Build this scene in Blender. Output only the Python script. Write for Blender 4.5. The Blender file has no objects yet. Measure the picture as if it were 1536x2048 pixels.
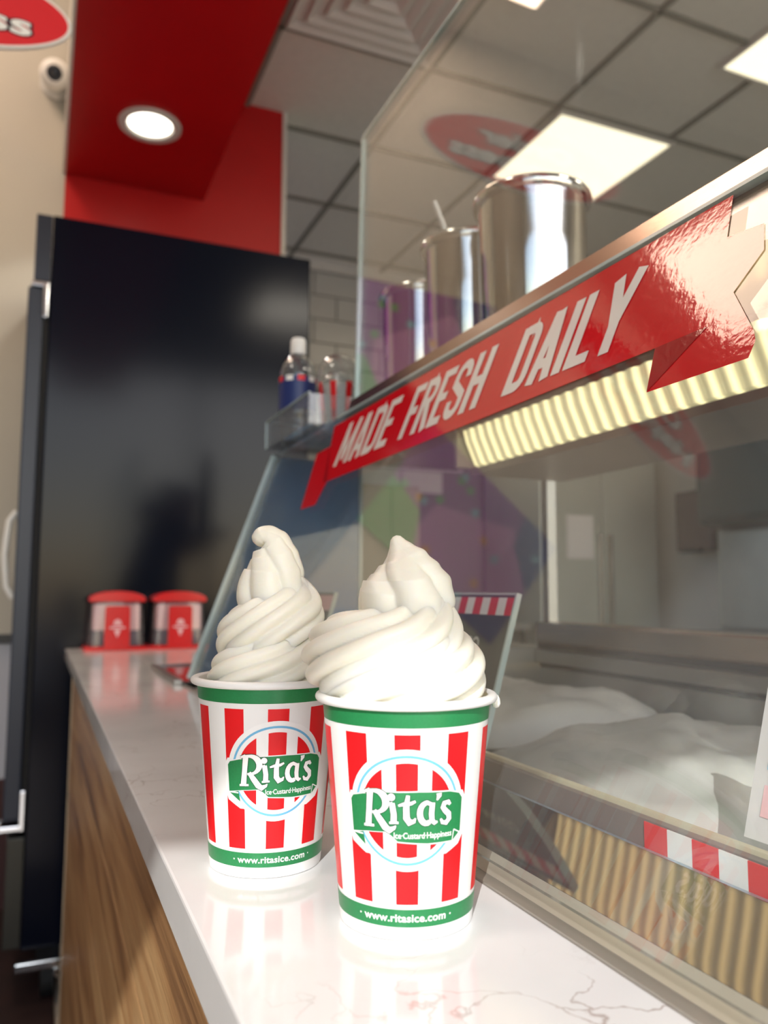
import bpy, bmesh, math, random
from mathutils import Vector, Matrix, noise
random.seed(7)
S = bpy.context.scene
COL = S.collection
PI = math.pi
CZ = 1.108            # camera height above the floor; everything below is laid out with z = 0 at camera height

# ------------------------------------------------------------------ camera, sky, sun, exposure
def cam_axes(yaw, pitch, roll):
    f = Vector((math.sin(yaw)*math.cos(pitch), math.cos(yaw)*math.cos(pitch), math.sin(pitch)))
    r = Vector((math.cos(yaw), -math.sin(yaw), 0)); u = r.cross(f)
    return r*math.cos(roll)+u*math.sin(roll), -r*math.sin(roll)+u*math.cos(roll), f
cd = bpy.data.cameras.new('camera'); cam = bpy.data.objects.new('camera', cd); COL.objects.link(cam)
R_, U_, F_ = cam_axes(math.radians(23.26), math.radians(5.70), math.radians(0.19))
cam.matrix_world = Matrix(((R_.x, U_.x, -F_.x, 0), (R_.y, U_.y, -F_.y, 0), (R_.z, U_.z, -F_.z, 0), (0, 0, 0, 1)))
cd.sensor_fit = 'HORIZONTAL'; cd.sensor_width = 36; cd.lens = 1600/1536*36
cd.clip_start = 0.02; cd.clip_end = 200
cd.dof.use_dof = True; cd.dof.focus_distance = 0.44; cd.dof.aperture_fstop = 10
S.camera = cam

w = bpy.data.worlds.new('sky'); S.world = w; w.use_nodes = True
nt = w.node_tree; nt.nodes.clear()
sk = nt.nodes.new('ShaderNodeTexSky'); sk.sky_type = 'NISHITA'; sk.sun_disc = False
sk.sun_elevation = math.radians(36); sk.sun_rotation = math.radians(165); sk.air_density = 1.0; sk.dust_density = 1.5
bg = nt.nodes.new('ShaderNodeBackground'); bg.inputs['Strength'].default_value = 0.27
wo = nt.nodes.new('ShaderNodeOutputWorld')
nt.links.new(sk.outputs[0], bg.inputs[0]); nt.links.new(bg.outputs[0], wo.inputs[0])
sl = bpy.data.lights.new('sun', 'SUN'); sl.energy = 2.6; sl.angle = math.radians(.35); sl.color = (1, .98, .94)
sun = bpy.data.objects.new('sun', sl); COL.objects.link(sun)
SUN_DIR = Vector((0.65, 1, -0.727))
sun.rotation_euler = SUN_DIR.to_track_quat('-Z', 'Y').to_euler()
S.view_settings.view_transform = 'Standard'; S.view_settings.look = 'None'
S.view_settings.exposure = 0.5; S.view_settings.gamma = 1.0; S.view_settings.use_curve_mapping = False
S.cycles.max_bounces = 10; S.cycles.transparent_max_bounces = 24; S.cycles.glossy_bounces = 6
S.cycles.caustics_reflective = False; S.cycles.caustics_refractive = False
S.cycles.sample_clamp_indirect = 6

# ------------------------------------------------------------------ materials
def srgb(r, g, b):
    f = lambda c: (c/255/12.92) if c/255 <= .04045 else ((c/255+.055)/1.055)**2.4
    return (f(r), f(g), f(b), 1)
def mat(name, col, rough=.5, metal=0, noise_amt=0, nscale=20, bump=0, bscale=60, spec=.5, coat=0, emit=None, estr=0, stretch=None, sss=0, aniso=0):
    m = bpy.data.materials.new(name); m.use_nodes = True; n = m.node_tree; b = n.nodes['Principled BSDF']
    b.inputs['Base Color'].default_value = col; b.inputs['Roughness'].default_value = rough; b.inputs['Metallic'].default_value = metal
    b.inputs['Specular IOR Level'].default_value = spec; b.inputs['Coat Weight'].default_value = coat
    if aniso: b.inputs['Anisotropic'].default_value = aniso
    tc = n.nodes.new('ShaderNodeTexCoord'); mp = n.nodes.new('ShaderNodeMapping'); n.links.new(tc.outputs['Object'], mp.inputs[0])
    if stretch: mp.inputs['Scale'].default_value = stretch
    if noise_amt:
        t = n.nodes.new('ShaderNodeTexNoise'); t.inputs['Scale'].default_value = nscale; t.inputs['Detail'].default_value = 4
        n.links.new(mp.outputs[0], t.inputs['Vector'])
        r = n.nodes.new('ShaderNodeValToRGB')
        r.color_ramp.elements[0].position = .3; r.color_ramp.elements[1].position = .7
        r.color_ramp.elements[0].color = tuple(c*(1-noise_amt) for c in col[:3])+(1,)
        r.color_ramp.elements[1].color = tuple(min(1, c*(1+noise_amt)) for c in col[:3])+(1,)
        n.links.new(t.outputs['Fac'], r.inputs[0]); n.links.new(r.outputs[0], b.inputs['Base Color'])
    if bump:
        t2 = n.nodes.new('ShaderNodeTexNoise'); t2.inputs['Scale'].default_value = bscale; t2.inputs['Detail'].default_value = 3
        n.links.new(mp.outputs[0], t2.inputs['Vector'])
        bp = n.nodes.new('ShaderNodeBump'); bp.inputs['Strength'].default_value = bump; bp.inputs['Distance'].default_value = .002
        n.links.new(t2.outputs['Fac'], bp.inputs['Height']); n.links.new(bp.outputs[0], b.inputs['Normal'])
    if emit:
        b.inputs['Emission Color'].default_value = emit; b.inputs['Emission Strength'].default_value = estr
    if sss:
        b.inputs['Subsurface Weight'].default_value = sss; b.inputs['Subsurface Radius'].default_value = (1, .8, .5); b.inputs['Subsurface Scale'].default_value = .004
    return m
def glass(name, tint=(1, 1, 1, 1), refl=1.0, rough=0.0, ior=1.45, haze=0.0, hcol=(.8, .82, .85, 1)):
    m = bpy.data.materials.new(name); m.use_nodes = True; n = m.node_tree; n.nodes.clear()
    out = n.nodes.new('ShaderNodeOutputMaterial'); tr = n.nodes.new('ShaderNodeBsdfTransparent'); tr.inputs[0].default_value = tint
    gl = n.nodes.new('ShaderNodeBsdfGlossy'); gl.inputs['Roughness'].default_value = rough
    fr = n.nodes.new('ShaderNodeFresnel'); fr.inputs[0].default_value = ior
    ge = n.nodes.new('ShaderNodeNewGeometry'); io = n.nodes.new('ShaderNodeMix'); io.data_type = 'FLOAT'      # same reflectance on both faces of a pane
    io.inputs[2].default_value = ior; io.inputs[3].default_value = 1/ior
    n.links.new(ge.outputs['Backfacing'], io.inputs[0]); n.links.new(io.outputs[0], fr.inputs[0])
    mu = n.nodes.new('ShaderNodeMath'); mu.operation = 'MULTIPLY'; mu.inputs[1].default_value = refl; mu.use_clamp = True
    mx = n.nodes.new('ShaderNodeMixShader'); n.links.new(fr.outputs[0], mu.inputs[0]); n.links.new(mu.outputs[0], mx.inputs[0])
    last = tr
    if haze:
        df = n.nodes.new('ShaderNodeBsdfDiffuse'); df.inputs[0].default_value = hcol
        m2 = n.nodes.new('ShaderNodeMixShader'); m2.inputs[0].default_value = haze
        n.links.new(tr.outputs[0], m2.inputs[1]); n.links.new(df.outputs[0], m2.inputs[2]); last = m2
    n.links.new(last.outputs[0], mx.inputs[1]); n.links.new(gl.outputs[0], mx.inputs[2]); n.links.new(mx.outputs[0], out.inputs[0])
    return m

M = {}
M['beige'] = mat('beige paint', srgb(194, 190, 178), .7, noise_amt=.02, nscale=3)
M['grey_paint'] = mat('pale grey paint', srgb(190, 192, 202), .5, noise_amt=.02, nscale=3)
M['red_paint'] = mat('red paint', srgb(190, 6, 14), .42, noise_amt=.04, nscale=4, bump=.15, bscale=8)
M['white_trim'] = mat('white trim', srgb(225, 222, 214), .45)
M['black_trim'] = mat('black trim', srgb(20, 20, 24), .4)
M['dark_floor'] = mat('dark mat for shaded floor', srgb(40, 20, 18), .7, noise_amt=.3, nscale=6)
M['light_floor'] = mat('pale floor tile', srgb(196, 188, 176), .35, noise_amt=.08, nscale=6)
M['maroon'] = mat('dark maroon base', srgb(62, 28, 28), .6, noise_amt=.1)
M['ceiling_tile'] = mat('ceiling tile', srgb(228, 226, 218), .8, noise_amt=.03, nscale=30, bump=.2, bscale=200)
M['grid'] = mat('ceiling grid', srgb(140, 138, 128), .6)
M['brick_tile'] = mat('glazed wall tile', srgb(205, 205, 198), .2, noise_amt=.02, nscale=8)
M['grout'] = mat('grout', srgb(120, 120, 114), .9)
M['vent'] = mat('vent enamel', srgb(225, 222, 215), .35)
M['fridge'] = mat('black gloss enamel', srgb(9, 14, 28), .15, spec=.2, bump=.12, bscale=5)
M['fridge_edge'] = mat('navy black door edge', srgb(30, 40, 58), .4)
M['rubber'] = mat('black rubber gasket', srgb(5, 5, 7), .7)
M['chrome'] = mat('chrome', srgb(225, 228, 232), .12, metal=1)
M['steel'] = mat('brushed steel', srgb(188, 184, 178), .24, metal=1, bump=.08, bscale=60, stretch=(30, 1, 30))
M['steel_pot'] = mat('polished pot steel', srgb(205, 200, 194), .10, metal=1, bump=.03, bscale=40, stretch=(1, 1, .1))
M['steel_dull'] = mat('satin steel', srgb(160, 160, 156), .38, metal=1, noise_amt=.08, nscale=5)
M['steel_dark'] = mat('dark steel', srgb(70, 70, 66), .4, metal=.8)
M['deck'] = mat('polished deck steel', srgb(132, 114, 98), .035, metal=1)
M['glass'] = glass('clear sneeze glass', (.97, .985, .98, 1), 1.4, haze=.01)
M['glass_front'] = glass('front case glass', (.97, .985, .98, 1), 1.15, haze=.035)
M['glass_end'] = glass('end glass with painted blue reflection', (.20, .30, .46, 1), 1.4, haze=.75, hcol=(.12, .30, .58, 1))  # blue tint and haze paint a reflection into the pane
M['glass_edge'] = mat('bright glass edge', srgb(185, 205, 205), .15, spec=.8)
M['acrylic'] = glass('clear acrylic', (.93, .95, .95, 1), 1.4, haze=.09)
M['pet'] = glass('clear bottle plastic', (.86, .88, .88, 1), 2.2, rough=.05, haze=.08)
M['cup_paper'] = mat('white coated paper', srgb(243, 243, 241), .35, spec=.4)
M['print_red'] = mat('red print', srgb(232, 22, 30), .35, spec=.4)
M['print_green'] = mat('green print', srgb(36, 128, 74), .33, spec=.45, noise_amt=.06, nscale=900)
M['print_white'] = mat('white print', srgb(248, 248, 246), .35)
M['print_blue'] = mat('pale blue print', srgb(112, 186, 226), .35)
M['print_dark'] = mat('dark green outline print', srgb(16, 66, 42), .4)
M['custard'] = mat('frozen custard', srgb(247, 244, 230), .36, spec=.45, sss=.35, noise_amt=.012, nscale=60, bump=.08, bscale=260)
M['custard_base'] = mat('yellow custard', srgb(246, 220, 120), .35, sss=.3)
M['banner_red'] = mat('red vinyl', srgb(222, 22, 34), .07, spec=.6, bump=.05, bscale=160)
M['banner_dark'] = mat('dark red vinyl fold', srgb(172, 18, 28), .08, spec=.6, bump=.1, bscale=160)
M['banner_white'] = mat('white vinyl', srgb(246, 244, 240), .12)
M['sign_red'] = mat('red sign board', srgb(226, 42, 52), .35)
M['sign_white'] = mat('white sign board', srgb(240, 238, 234), .4)
M['sign_ink'] = mat('navy outline', srgb(24, 22, 40), .5)
M['lamp'] = mat('lamp diffuser', (1, 1, 1, 1), .6, emit=srgb(255, 241, 206), estr=1.15)
M['downlight'] = mat('downlight lens', (1, 1, 1, 1), .5, emit=srgb(255, 250, 232), estr=3)
M['purple'] = mat('purple print', srgb(132, 34, 160), .5)
M['mauve'] = mat('mauve print', srgb(190, 116, 200), .5)
M['indigo'] = mat('indigo print', srgb(48, 24, 140), .5)
M['poster_green'] = mat('green print poster', srgb(44, 156, 92), .5)
M['poster_blue'] = mat('blue dot print', srgb(120, 190, 225), .5)
M['poster_orange'] = mat('orange dot print', srgb(222, 140, 60), .5)
M['red_plastic'] = mat('red plastic', srgb(214, 18, 24), .25)
M['red_clear'] = glass('red tinted clear plastic', (.97, .76, .78, 1), 1.2, haze=.10)
M['napkin'] = mat('white napkins', srgb(232, 232, 228), .8, bump=.3, bscale=120)
M['napkin_dark'] = mat('napkin spring plate', srgb(70, 78, 96), .5)
M['pink_print'] = mat('faded pink print', srgb(240, 190, 195), .4)
M['white_plastic'] = mat('white plastic', srgb(238, 238, 234), .35)
M['black_gloss'] = mat('black glass', srgb(8, 8, 10), .06, spec=.6)
M['label_blue'] = mat('blue label', srgb(30, 50, 110), .4)
M['brown_box'] = mat('brown dispenser', srgb(72, 52, 48), .4)
M['teal_dark'] = mat('dark green grey enamel', srgb(48, 58, 55), .4)
M['paper'] = mat('paper sheet', srgb(215, 212, 212), .7)
M['chalk'] = mat('chalk board green', srgb(38, 52, 50), .4, noise_amt=.3, nscale=40)
M['chalk_white'] = mat('chalk lettering', srgb(190, 198, 196), .5)
M['frame_dark'] = mat('window frame', srgb(60, 62, 66), .5)
M['pavement'] = mat('outside pavement', srgb(190, 188, 182), .9, noise_amt=.1)
M['film'] = mat('frosted tub lid', srgb(190, 190, 186), .3, noise_amt=.12, nscale=9, bump=.5, bscale=14)
M['gelato_green'] = mat('pale green ice', srgb(196, 206, 168), .5, noise_amt=.15, nscale=40)

def quartz():
    m = bpy.data.materials.new('white quartz'); m.use_nodes = True; n = m.node_tree; b = n.nodes['Principled BSDF']
    b.inputs['Roughness'].default_value = .10; b.inputs['Specular IOR Level'].default_value = .55
    tc = n.nodes.new('ShaderNodeTexCoord')
    nz = n.nodes.new('ShaderNodeTexNoise'); nz.inputs['Scale'].default_value = 7; nz.inputs['Detail'].default_value = 6
    n.links.new(tc.outputs['Object'], nz.inputs['Vector'])
    mixv = n.nodes.new('ShaderNodeMix'); mixv.data_type = 'VECTOR'; mixv.inputs['Factor'].default_value = .32
    n.links.new(tc.outputs['Object'], mixv.inputs[4]); n.links.new(nz.outputs['Color'], mixv.inputs[5])
    vo = n.nodes.new('ShaderNodeTexVoronoi'); vo.feature = 'DISTANCE_TO_EDGE'; vo.inputs['Scale'].default_value = 15
    n.links.new(mixv.outputs[1], vo.inputs['Vector'])
    r = n.nodes.new('ShaderNodeValToRGB'); r.color_ramp.elements[0].position = 0; r.color_ramp.elements[0].color = (1, 1, 1, 1)
    r.color_ramp.elements[1].position = .020; r.color_ramp.elements[1].color = (0, 0, 0, 1)
    n.links.new(vo.outputs[0], r.inputs[0])
    n2 = n.nodes.new('ShaderNodeTexNoise'); n2.inputs['Scale'].default_value = 9; n2.inputs['Detail'].default_value = 3
    n.links.new(tc.outputs['Object'], n2.inputs['Vector'])
    r2 = n.nodes.new('ShaderNodeValToRGB'); r2.color_ramp.elements[0].position = .46; r2.color_ramp.elements[1].position = .72
    n.links.new(n2.outputs['Fac'], r2.inputs[0])
    mu = n.nodes.new('ShaderNodeMath'); mu.operation = 'MULTIPLY'; n.links.new(r.outputs[0], mu.inputs[0]); n.links.new(r2.outputs[0], mu.inputs[1])
    n3 = n.nodes.new('ShaderNodeTexNoise'); n3.inputs['Scale'].default_value = 5; n3.inputs['Detail'].default_value = 5
    n.links.new(tc.outputs['Object'], n3.inputs['Vector'])
    r3 = n.nodes.new('ShaderNodeValToRGB'); r3.color_ramp.elements[0].color = srgb(224, 224, 224); r3.color_ramp.elements[1].color = srgb(240, 241, 241)
    r3.color_ramp.elements[0].position = .35; r3.color_ramp.elements[1].position = .6
    n.links.new(n3.outputs['Fac'], r3.inputs[0])
    mx = n.nodes.new('ShaderNodeMix'); mx.data_type = 'RGBA'; mx.inputs[7].default_value = srgb(140, 112, 98)
    n.links.new(mu.outputs[0], mx.inputs['Factor']); n.links.new(r3.outputs[0], mx.inputs[6]); n.links.new(mx.outputs[2], b.inputs['Base Color'])
    return m
M['quartz'] = quartz()
def wood():
    m = bpy.data.materials.new('oak laminate'); m.use_nodes = True; n = m.node_tree; b = n.nodes['Principled BSDF']
    b.inputs['Roughness'].default_value = .42
    tc = n.nodes.new('ShaderNodeTexCoord'); mp = n.nodes.new('ShaderNodeMapping'); mp.inputs['Scale'].default_value = (1, .35, 5)
    oi = n.nodes.new('ShaderNodeObjectInfo'); ad = n.nodes.new('ShaderNodeVectorMath'); ad.operation = 'ADD'
    n.links.new(tc.outputs['Object'], mp.inputs[0]); n.links.new(mp.outputs[0], ad.inputs[0])
    n.links.new(oi.outputs['Random'], ad.inputs[1])
    nz = n.nodes.new('ShaderNodeTexNoise'); nz.inputs['Scale'].default_value = 5; nz.inputs['Detail'].default_value = 6; nz.inputs['Distortion'].default_value = .6
    n.links.new(ad.outputs[0], nz.inputs['Vector'])
    r = n.nodes.new('ShaderNodeValToRGB'); e = r.color_ramp.elements
    e[0].position = .3; e[0].color = srgb(112, 80, 54); e[1].position = .66; e[1].color = srgb(196, 162, 116)
    k = e.new(.47); k.color = srgb(168, 128, 86)
    n.links.new(nz.outputs['Fac'], r.inputs[0])
    mp2 = n.nodes.new('ShaderNodeMapping'); mp2.inputs['Scale'].default_value = (1, 6, 420)
    n.links.new(tc.outputs['Object'], mp2.inputs[0])
    n2 = n.nodes.new('ShaderNodeTexNoise'); n2.inputs['Scale'].default_value = 2; n2.inputs['Detail'].default_value = 3
    n.links.new(mp2.outputs[0], n2.inputs['Vector'])
    mx = n.nodes.new('ShaderNodeMix'); mx.data_type = 'RGBA'; mx.blend_type = 'MULTIPLY'; mx.inputs['Factor'].default_value = .55
    r2 = n.nodes.new('ShaderNodeValToRGB'); r2.color_ramp.elements[0].position = .35; r2.color_ramp.elements[0].color = (.45, .4, .35, 1); r2.color_ramp.elements[1].position = .6
    n.links.new(n2.outputs['Fac'], r2.inputs[0])
    n.links.new(r.outputs[0], mx.inputs[6]); n.links.new(r2.outputs[0], mx.inputs[7]); n.links.new(mx.outputs[2], b.inputs['Base Color'])
    bp = n.nodes.new('ShaderNodeBump'); bp.inputs['Strength'].default_value = .25; bp.inputs['Distance'].default_value = .001
    n.links.new(n2.outputs['Fac'], bp.inputs['Height']); n.links.new(bp.outputs[0], b.inputs['Normal'])
    return m
M['wood'] = wood()

# ------------------------------------------------------------------ mesh helpers
class MB:
    def __init__(s): s.v = []; s.f = []
    def add(s, vs, fs):
        o = len(s.v); s.v += [tuple(v) for v in vs]; s.f += [tuple(i+o for i in f) for f in fs]; return s
    def box(s, x0, x1, y0, y1, z0, z1):
        return s.add([(x0,y0,z0),(x1,y0,z0),(x1,y1,z0),(x0,y1,z0),(x0,y0,z1),(x1,y0,z1),(x1,y1,z1),(x0,y1,z1)],
                     [(0,3,2,1),(4,5,6,7),(0,1,5,4),(1,2,6,5),(2,3,7,6),(3,0,4,7)])
    def grid(s, rows, wrap=False):
        n = len(rows[0]); vs = [p for r in rows for p in r]; fs = []
        for i in range(len(rows)-1):
            for j in range(n if wrap else n-1):
                k = (j+1) % n
                fs.append((i*n+j, i*n+k, (i+1)*n+k, (i+1)*n+j))
        return s.add(vs, fs)
    def lathe(s, prof, n=48, c=(0, 0, 0), cap0=False, cap1=False):
        rows = [[(c[0]+r*math.cos(2*PI*j/n), c[1]+r*math.sin(2*PI*j/n), c[2]+z) for j in range(n)] for r, z in prof]
        o = len(s.v); s.grid(rows, True)
        if cap0: s.f.append(tuple(o+j for j in reversed(range(n))))
        if cap1: s.f.append(tuple(o+(len(prof)-1)*n+j for j in range(n)))
        return s
    def tube(s, pts, r, n=10):
        pts = [Vector(p) for p in pts]; rows = []; up = None
        for i, p in enumerate(pts):
            t = (pts[min(i+1, len(pts)-1)]-pts[max(i-1, 0)]).normalized()
            if up is None: up = Vector((0, 0, 1)) if abs(t.z) < .9 else Vector((1, 0, 0))
            a = (up-t*up.dot(t)).normalized(); up = a; b = t.cross(a)
            rr = r[i] if isinstance(r, (list, tuple)) else r
            rows.append([tuple(p+a*rr*math.cos(2*PI*j/n)+b*rr*math.sin(2*PI*j/n)) for j in range(n)])
        o = len(s.v); s.grid(rows, True)
        s.f.append(tuple(o+j for j in reversed(range(n)))); s.f.append(tuple(o+(len(pts)-1)*n+j for j in range(n)))
        return s
    def prism(s, poly, fn, d0, d1):
        n = len(poly); a = [fn(p[0], p[1], d0) for p in poly]; b = [fn(p[0], p[1], d1) for p in poly]
        return s.add(a+b, [tuple(range(n)), tuple(reversed(range(n, 2*n)))]+[(i, i+n, (i+1) % n+n, (i+1) % n) for i in range(n)])
    def build(s, name, m, parent=None, smooth=False, bevel=0, loc=None, rz=0, fix=True):
        me = bpy.data.meshes.new(name); me.from_pydata(s.v, [], s.f); me.materials.append(m)
        if fix:
            bm = bmesh.new(); bm.from_mesh(me)
            if bevel:
                bmesh.ops.bevel(bm, geom=[e for e in bm.edges if len(e.link_faces) == 2 and e.calc_face_angle(0) > .6], offset=bevel, segments=2, affect='EDGES', profile=.6)
            bmesh.ops.recalc_face_normals(bm, faces=bm.faces); bm.to_mesh(me); bm.free()
        if smooth:
            for p in me.polygons: p.use_smooth = True
            try: me.set_sharp_from_angle(angle=math.radians(38))
            except Exception: pass
        o = bpy.data.objects.new(name, me); COL.objects.link(o)
        if parent: o.parent = parent
        if loc: o.location = loc
        if rz: o.rotation_euler.z = rz
        return o
def tag(o, label=None, cat=None, group=None, kind=None):
    if label: o['label'] = label
    if cat: o['category'] = cat
    if group: o['group'] = group
    if kind: o['kind'] = kind
    return o
def thing(name, label, cat, loc=(0, 0, 0), group=None, rz=0):
    o = bpy.data.objects.new(name, None); o.empty_display_size = .05; COL.objects.link(o); o.location = loc; o.rotation_euler.z = rz
    return tag(o, label, cat, group)
def struct(o): o['kind'] = 'structure'; return o
def copy_tree(o, parent=None):
    c = o.copy(); COL.objects.link(c); c.parent = parent
    for ch in [k for k in bpy.data.objects if k.parent == o]: copy_tree(ch, c)
    return c
_fc = {}
def text_polys(txt, size=1.0, spacing=1.0, bold=0.0, shear=0.0):
    """flat lettering outline from the built-in font -> (verts2d, faces)"""
    cu = bpy.data.curves.new('t', 'FONT'); cu.body = txt; cu.size = size; cu.space_character = spacing; cu.offset = bold; cu.shear = shear
    cu.align_x = 'CENTER'; cu.resolution_u = 4
    o = bpy.data.objects.new('t', cu); COL.objects.link(o)
    me = bpy.data.meshes.new_from_object(o, depsgraph=bpy.context.evaluated_depsgraph_get())
    vs = [(v.co.x, v.co.y) for v in me.vertices]; fs = [tuple(p.vertices) for p in me.polygons]
    bpy.data.objects.remove(o); bpy.data.curves.remove(cu); bpy.data.meshes.remove(me)
    return vs, fs
def poly2(pts): return list(pts), [tuple(range(len(pts)))]
def stroke(pts, wd):
    """thick polyline with mitred joints; wd = number or per-point widths"""
    n = len(pts); L = []; Rr = []
    for i, p in enumerate(pts):
        a = Vector(pts[max(i-1, 0)]); b = Vector(pts[min(i+1, n-1)]); q = Vector(p)
        d0 = (q-a).normalized() if i > 0 else (b-q).normalized(); d1 = (b-q).normalized() if i < n-1 else d0
        t = (d0+d1); t = t.normalized() if t.length > 1e-6 else d0
        nn = Vector((-t.y, t.x)); w_ = (wd[i] if isinstance(wd, (list, tuple)) else wd)/2
        k = 1/max(.5, nn.dot(Vector((-d0.y, d0.x))))
        L.append(tuple(q+nn*w_*k)); Rr.append(tuple(q-nn*w_*k))
    return L+Rr, [(i, i+1, n+i+1, n+i) for i in range(n-1)]
def arc(cx, cy, rx, ry, a0, a1, n=10):
    return [(cx+rx*math.cos(math.radians(a0+(a1-a0)*i/n)), cy+ry*math.sin(math.radians(a0+(a1-a0)*i/n))) for i in range(n+1)]
def flat_obj(name, shapes, fn, m, parent, cut=0, thick=None):
    """map 2-D shapes (verts, faces) through fn(u, v) -> 3-D; cut = slice step along u and v so they bend"""
    bm = bmesh.new(); ly = bm.verts.layers.float.new('lift')      # overlapping strokes lie a hair apart
    for si, (vs, fs) in enumerate(shapes):
        bv = [bm.verts.new((x, y, 0)) for x, y in vs]
        for q in bv: q[ly] = si*4e-6
        for f in fs:
            try: bm.faces.new([bv[i] for i in f])
            except ValueError: pass
    bmesh.ops.triangulate(bm, faces=bm.faces[:])
    if cut:
        xs = [v.co.x for v in bm.verts]; x = min(xs)+cut
        while x < max(xs):
            bmesh.ops.bisect_plane(bm, geom=bm.verts[:]+bm.edges[:]+bm.faces[:], plane_co=(x, 0, 0), plane_no=(1, 0, 0)); x += cut
    c = bm.faces[:]
    for f in c:
        if f.normal.z < 0: f.normal_flip()
    for v in bm.verts: v.co = Vector(fn(v.co.x, v.co.y))
    bm.normal_update(); vs_ = [(v, v.co+v.normal*v[ly]) for v in bm.verts]
    for v, c_ in vs_: v.co = c_
    me = bpy.data.meshes.new(name); bm.to_mesh(me); bm.free(); me.materials.append(m)
    o = bpy.data.objects.new(name, me); COL.objects.link(o); o.parent = parent
    return o

# ------------------------------------------------------------------ room shell
ZF, ZC = -CZ, 2.05
ZH = 2.75                          # higher ceiling on the customer side
ZCT = -0.158                       # countertop
YW = 3.19                          # wall behind the tall black refrigerator
struct(MB().box(-3.2, 4.2, -3.0, 5.0, ZF-.06, ZF).build('floor', M['light_floor']))
tag(MB().box(-1.6, .085, 1.2, 3.17, ZF+.0005, ZF+.012).build('added_dark_mat', M['dark_floor'], bevel=.004), 'added dark maroon mat standing in for shaded floor by the black refrigerator', 'mat')  # added sheet; its dark colour stands in for shade on the floor
struct(MB().box(.03, 4.2, -2.2, 5.0, ZC+.03, ZC+.10).build('ceiling', M['grid']))
struct(MB().box(-3.2, 0.028, YW, YW+.12, -.16, ZH+.03).build('wall_far_beige', M['beige']))
struct(MB().box(0.028, 0.888, YW, YW+.12, ZF, ZC+.03).build('wall_far_red', M['red_paint']))
struct(MB().box(0.888, 0.906, YW-.006, YW+.126, ZF, ZC+.03).build('trim_1', M['white_trim']))
struct(MB().box(-3.2, 0.028, YW+.004, YW+.12, -.66, -.185).build('wall_far_grey', M['grey_paint']))
struct(MB().box(-3.2, 0.028, YW-.012, YW+.11, -.187, -.155).build('trim_2', M['black_trim'], bevel=.003))
struct(MB().box(-3.2, 0.028, YW-.008, YW+.12, ZF, -.66).build('baseboard_far', M['maroon']))
struct(MB().box(-3.3, -3.2, -2.2, YW+.1, ZF, ZH+.1).build('wall_left', mat('brown wall', srgb(128, 108, 92), .6)))
wr = struct(MB().box(3.62, 3.72, -2.2, 4.7, ZF, ZC+.1).build('wall_right', M['beige']))
# tiled back wall of the kitchen
wb = struct(MB().box(0.9, 3.72, 4.63, 4.72, ZF, ZC+.1).build('wall_back', M['grout']))
bw, bh, g = .30, .152, .008
tile_me = None
zz = ZC-.045-bh; row = 0
while zz > .55:
    x = 1.30+(.06 if row % 2 else -.09)
    while x < 2.35:
        if tile_me is None:
            t0 = MB().box(0, bw-g, -.008, 0, 0, bh-g).build('wall_tile', M['brick_tile'], wb, bevel=.002); tile_me = t0.data; t = t0
        else:
            t = bpy.data.objects.new('wall_tile', tile_me); COL.objects.link(t); t.parent = wb
        t.location = (x, 4.63, zz); x += bw
    zz -= bh; row += 1
struct(MB().box(0.906, 3.62, 4.60, 4.63, ZC-.045, ZC+.03).build('trim_3', M['ceiling_tile']))
# red soffit over the counter
sf = MB().box(0.029, 0.558, -1.92, YW, 1.60, ZC+.03).build('soffit', M['red_paint']); struct(sf)
MB().box(0.019, 0.029, -1.92, YW-.002, 1.600, ZH).build('soffit_edge_board', M['white_trim'], sf)
# suspended ceiling tiles, each a piece of the ceiling
ceil = bpy.data.objects['ceiling']
gx0, gy0, T = 1.34-.61*2, 2.665, .61
tm = MB().box(0, T-.018, 0, T-.018, 0, .012).build('ceiling_tile', M['ceiling_tile'], ceil, bevel=.003).data
first = bpy.data.objects['ceiling_tile']; used = False
lamp_cells = {(3, 0)}; vent_cell = (1, -1)
for i in range(0, 6):
    for j in range(-4, 4):
        if (i, j) in lamp_cells or (i, j) == vent_cell: continue
        x = gx0+T*i; y = gy0+T*j
        if x+T < .6 or x > 3.5 or y > 4.5: continue
        if not used: t = first; used = True
        else:
            t = bpy.data.objects.new('ceiling_tile', tm); COL.objects.link(t); t.parent = ceil
        t.location = (x+.009, y+.009, ZC+.018+random.uniform(-.001, .001))
bars = MB()
for i in range(0, 7): bars.box(gx0+T*i-.010, gx0+T*i+.010, -2.1, 4.6, ZC+.005, ZC+.03)
for j in range(-7, 4): bars.box(.56, 3.6, gy0+T*j-.010, gy0+T*j+.010, ZC+.005, ZC+.029)
tag(bars.build('ceiling_grid', M['grid'], ceil), kind='stuff')
# customer-side ceiling
struct(MB().box(-3.3, .029, -2.3, YW+.12, ZH+.001, ZH+.04).build('ceiling_customer_side', M['ceiling_tile']))
# window front behind the photographer: header, piers and frame
wf = struct(MB().box(-3.3, 4.2, -2.3, -2.2, 1.93, ZH+.1).box(-3.3, -2.9, -2.3, -2.2, ZF, 1.93).box(3.4, 4.2, -2.3, -2.2, ZF, 1.93).box(-2.9, 3.4, -2.3, -2.2, ZF, ZF+.25).build('wall_front', M['beige']))
wn = MB().box(-2.9, 3.4, -2.28, -2.22, 1.88, 1.93).box(-2.9, 3.4, -2.28, -2.22, ZF+.25, ZF+.31)
struct(wn.build('window_1', M['frame_dark']))
for x in (-2.9, -2.3, 1.2, 2.5, 3.34): MB().box(x, x+.06, -2.28, -2.22, ZF+.31, 1.88).build('mullion', M['frame_dark'], bpy.data.objects['window_1'])
struct(MB().box(-30, 30, -40, -3.0, ZF-.12, ZF-.06).build('ground_outside', M['pavement']))

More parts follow.
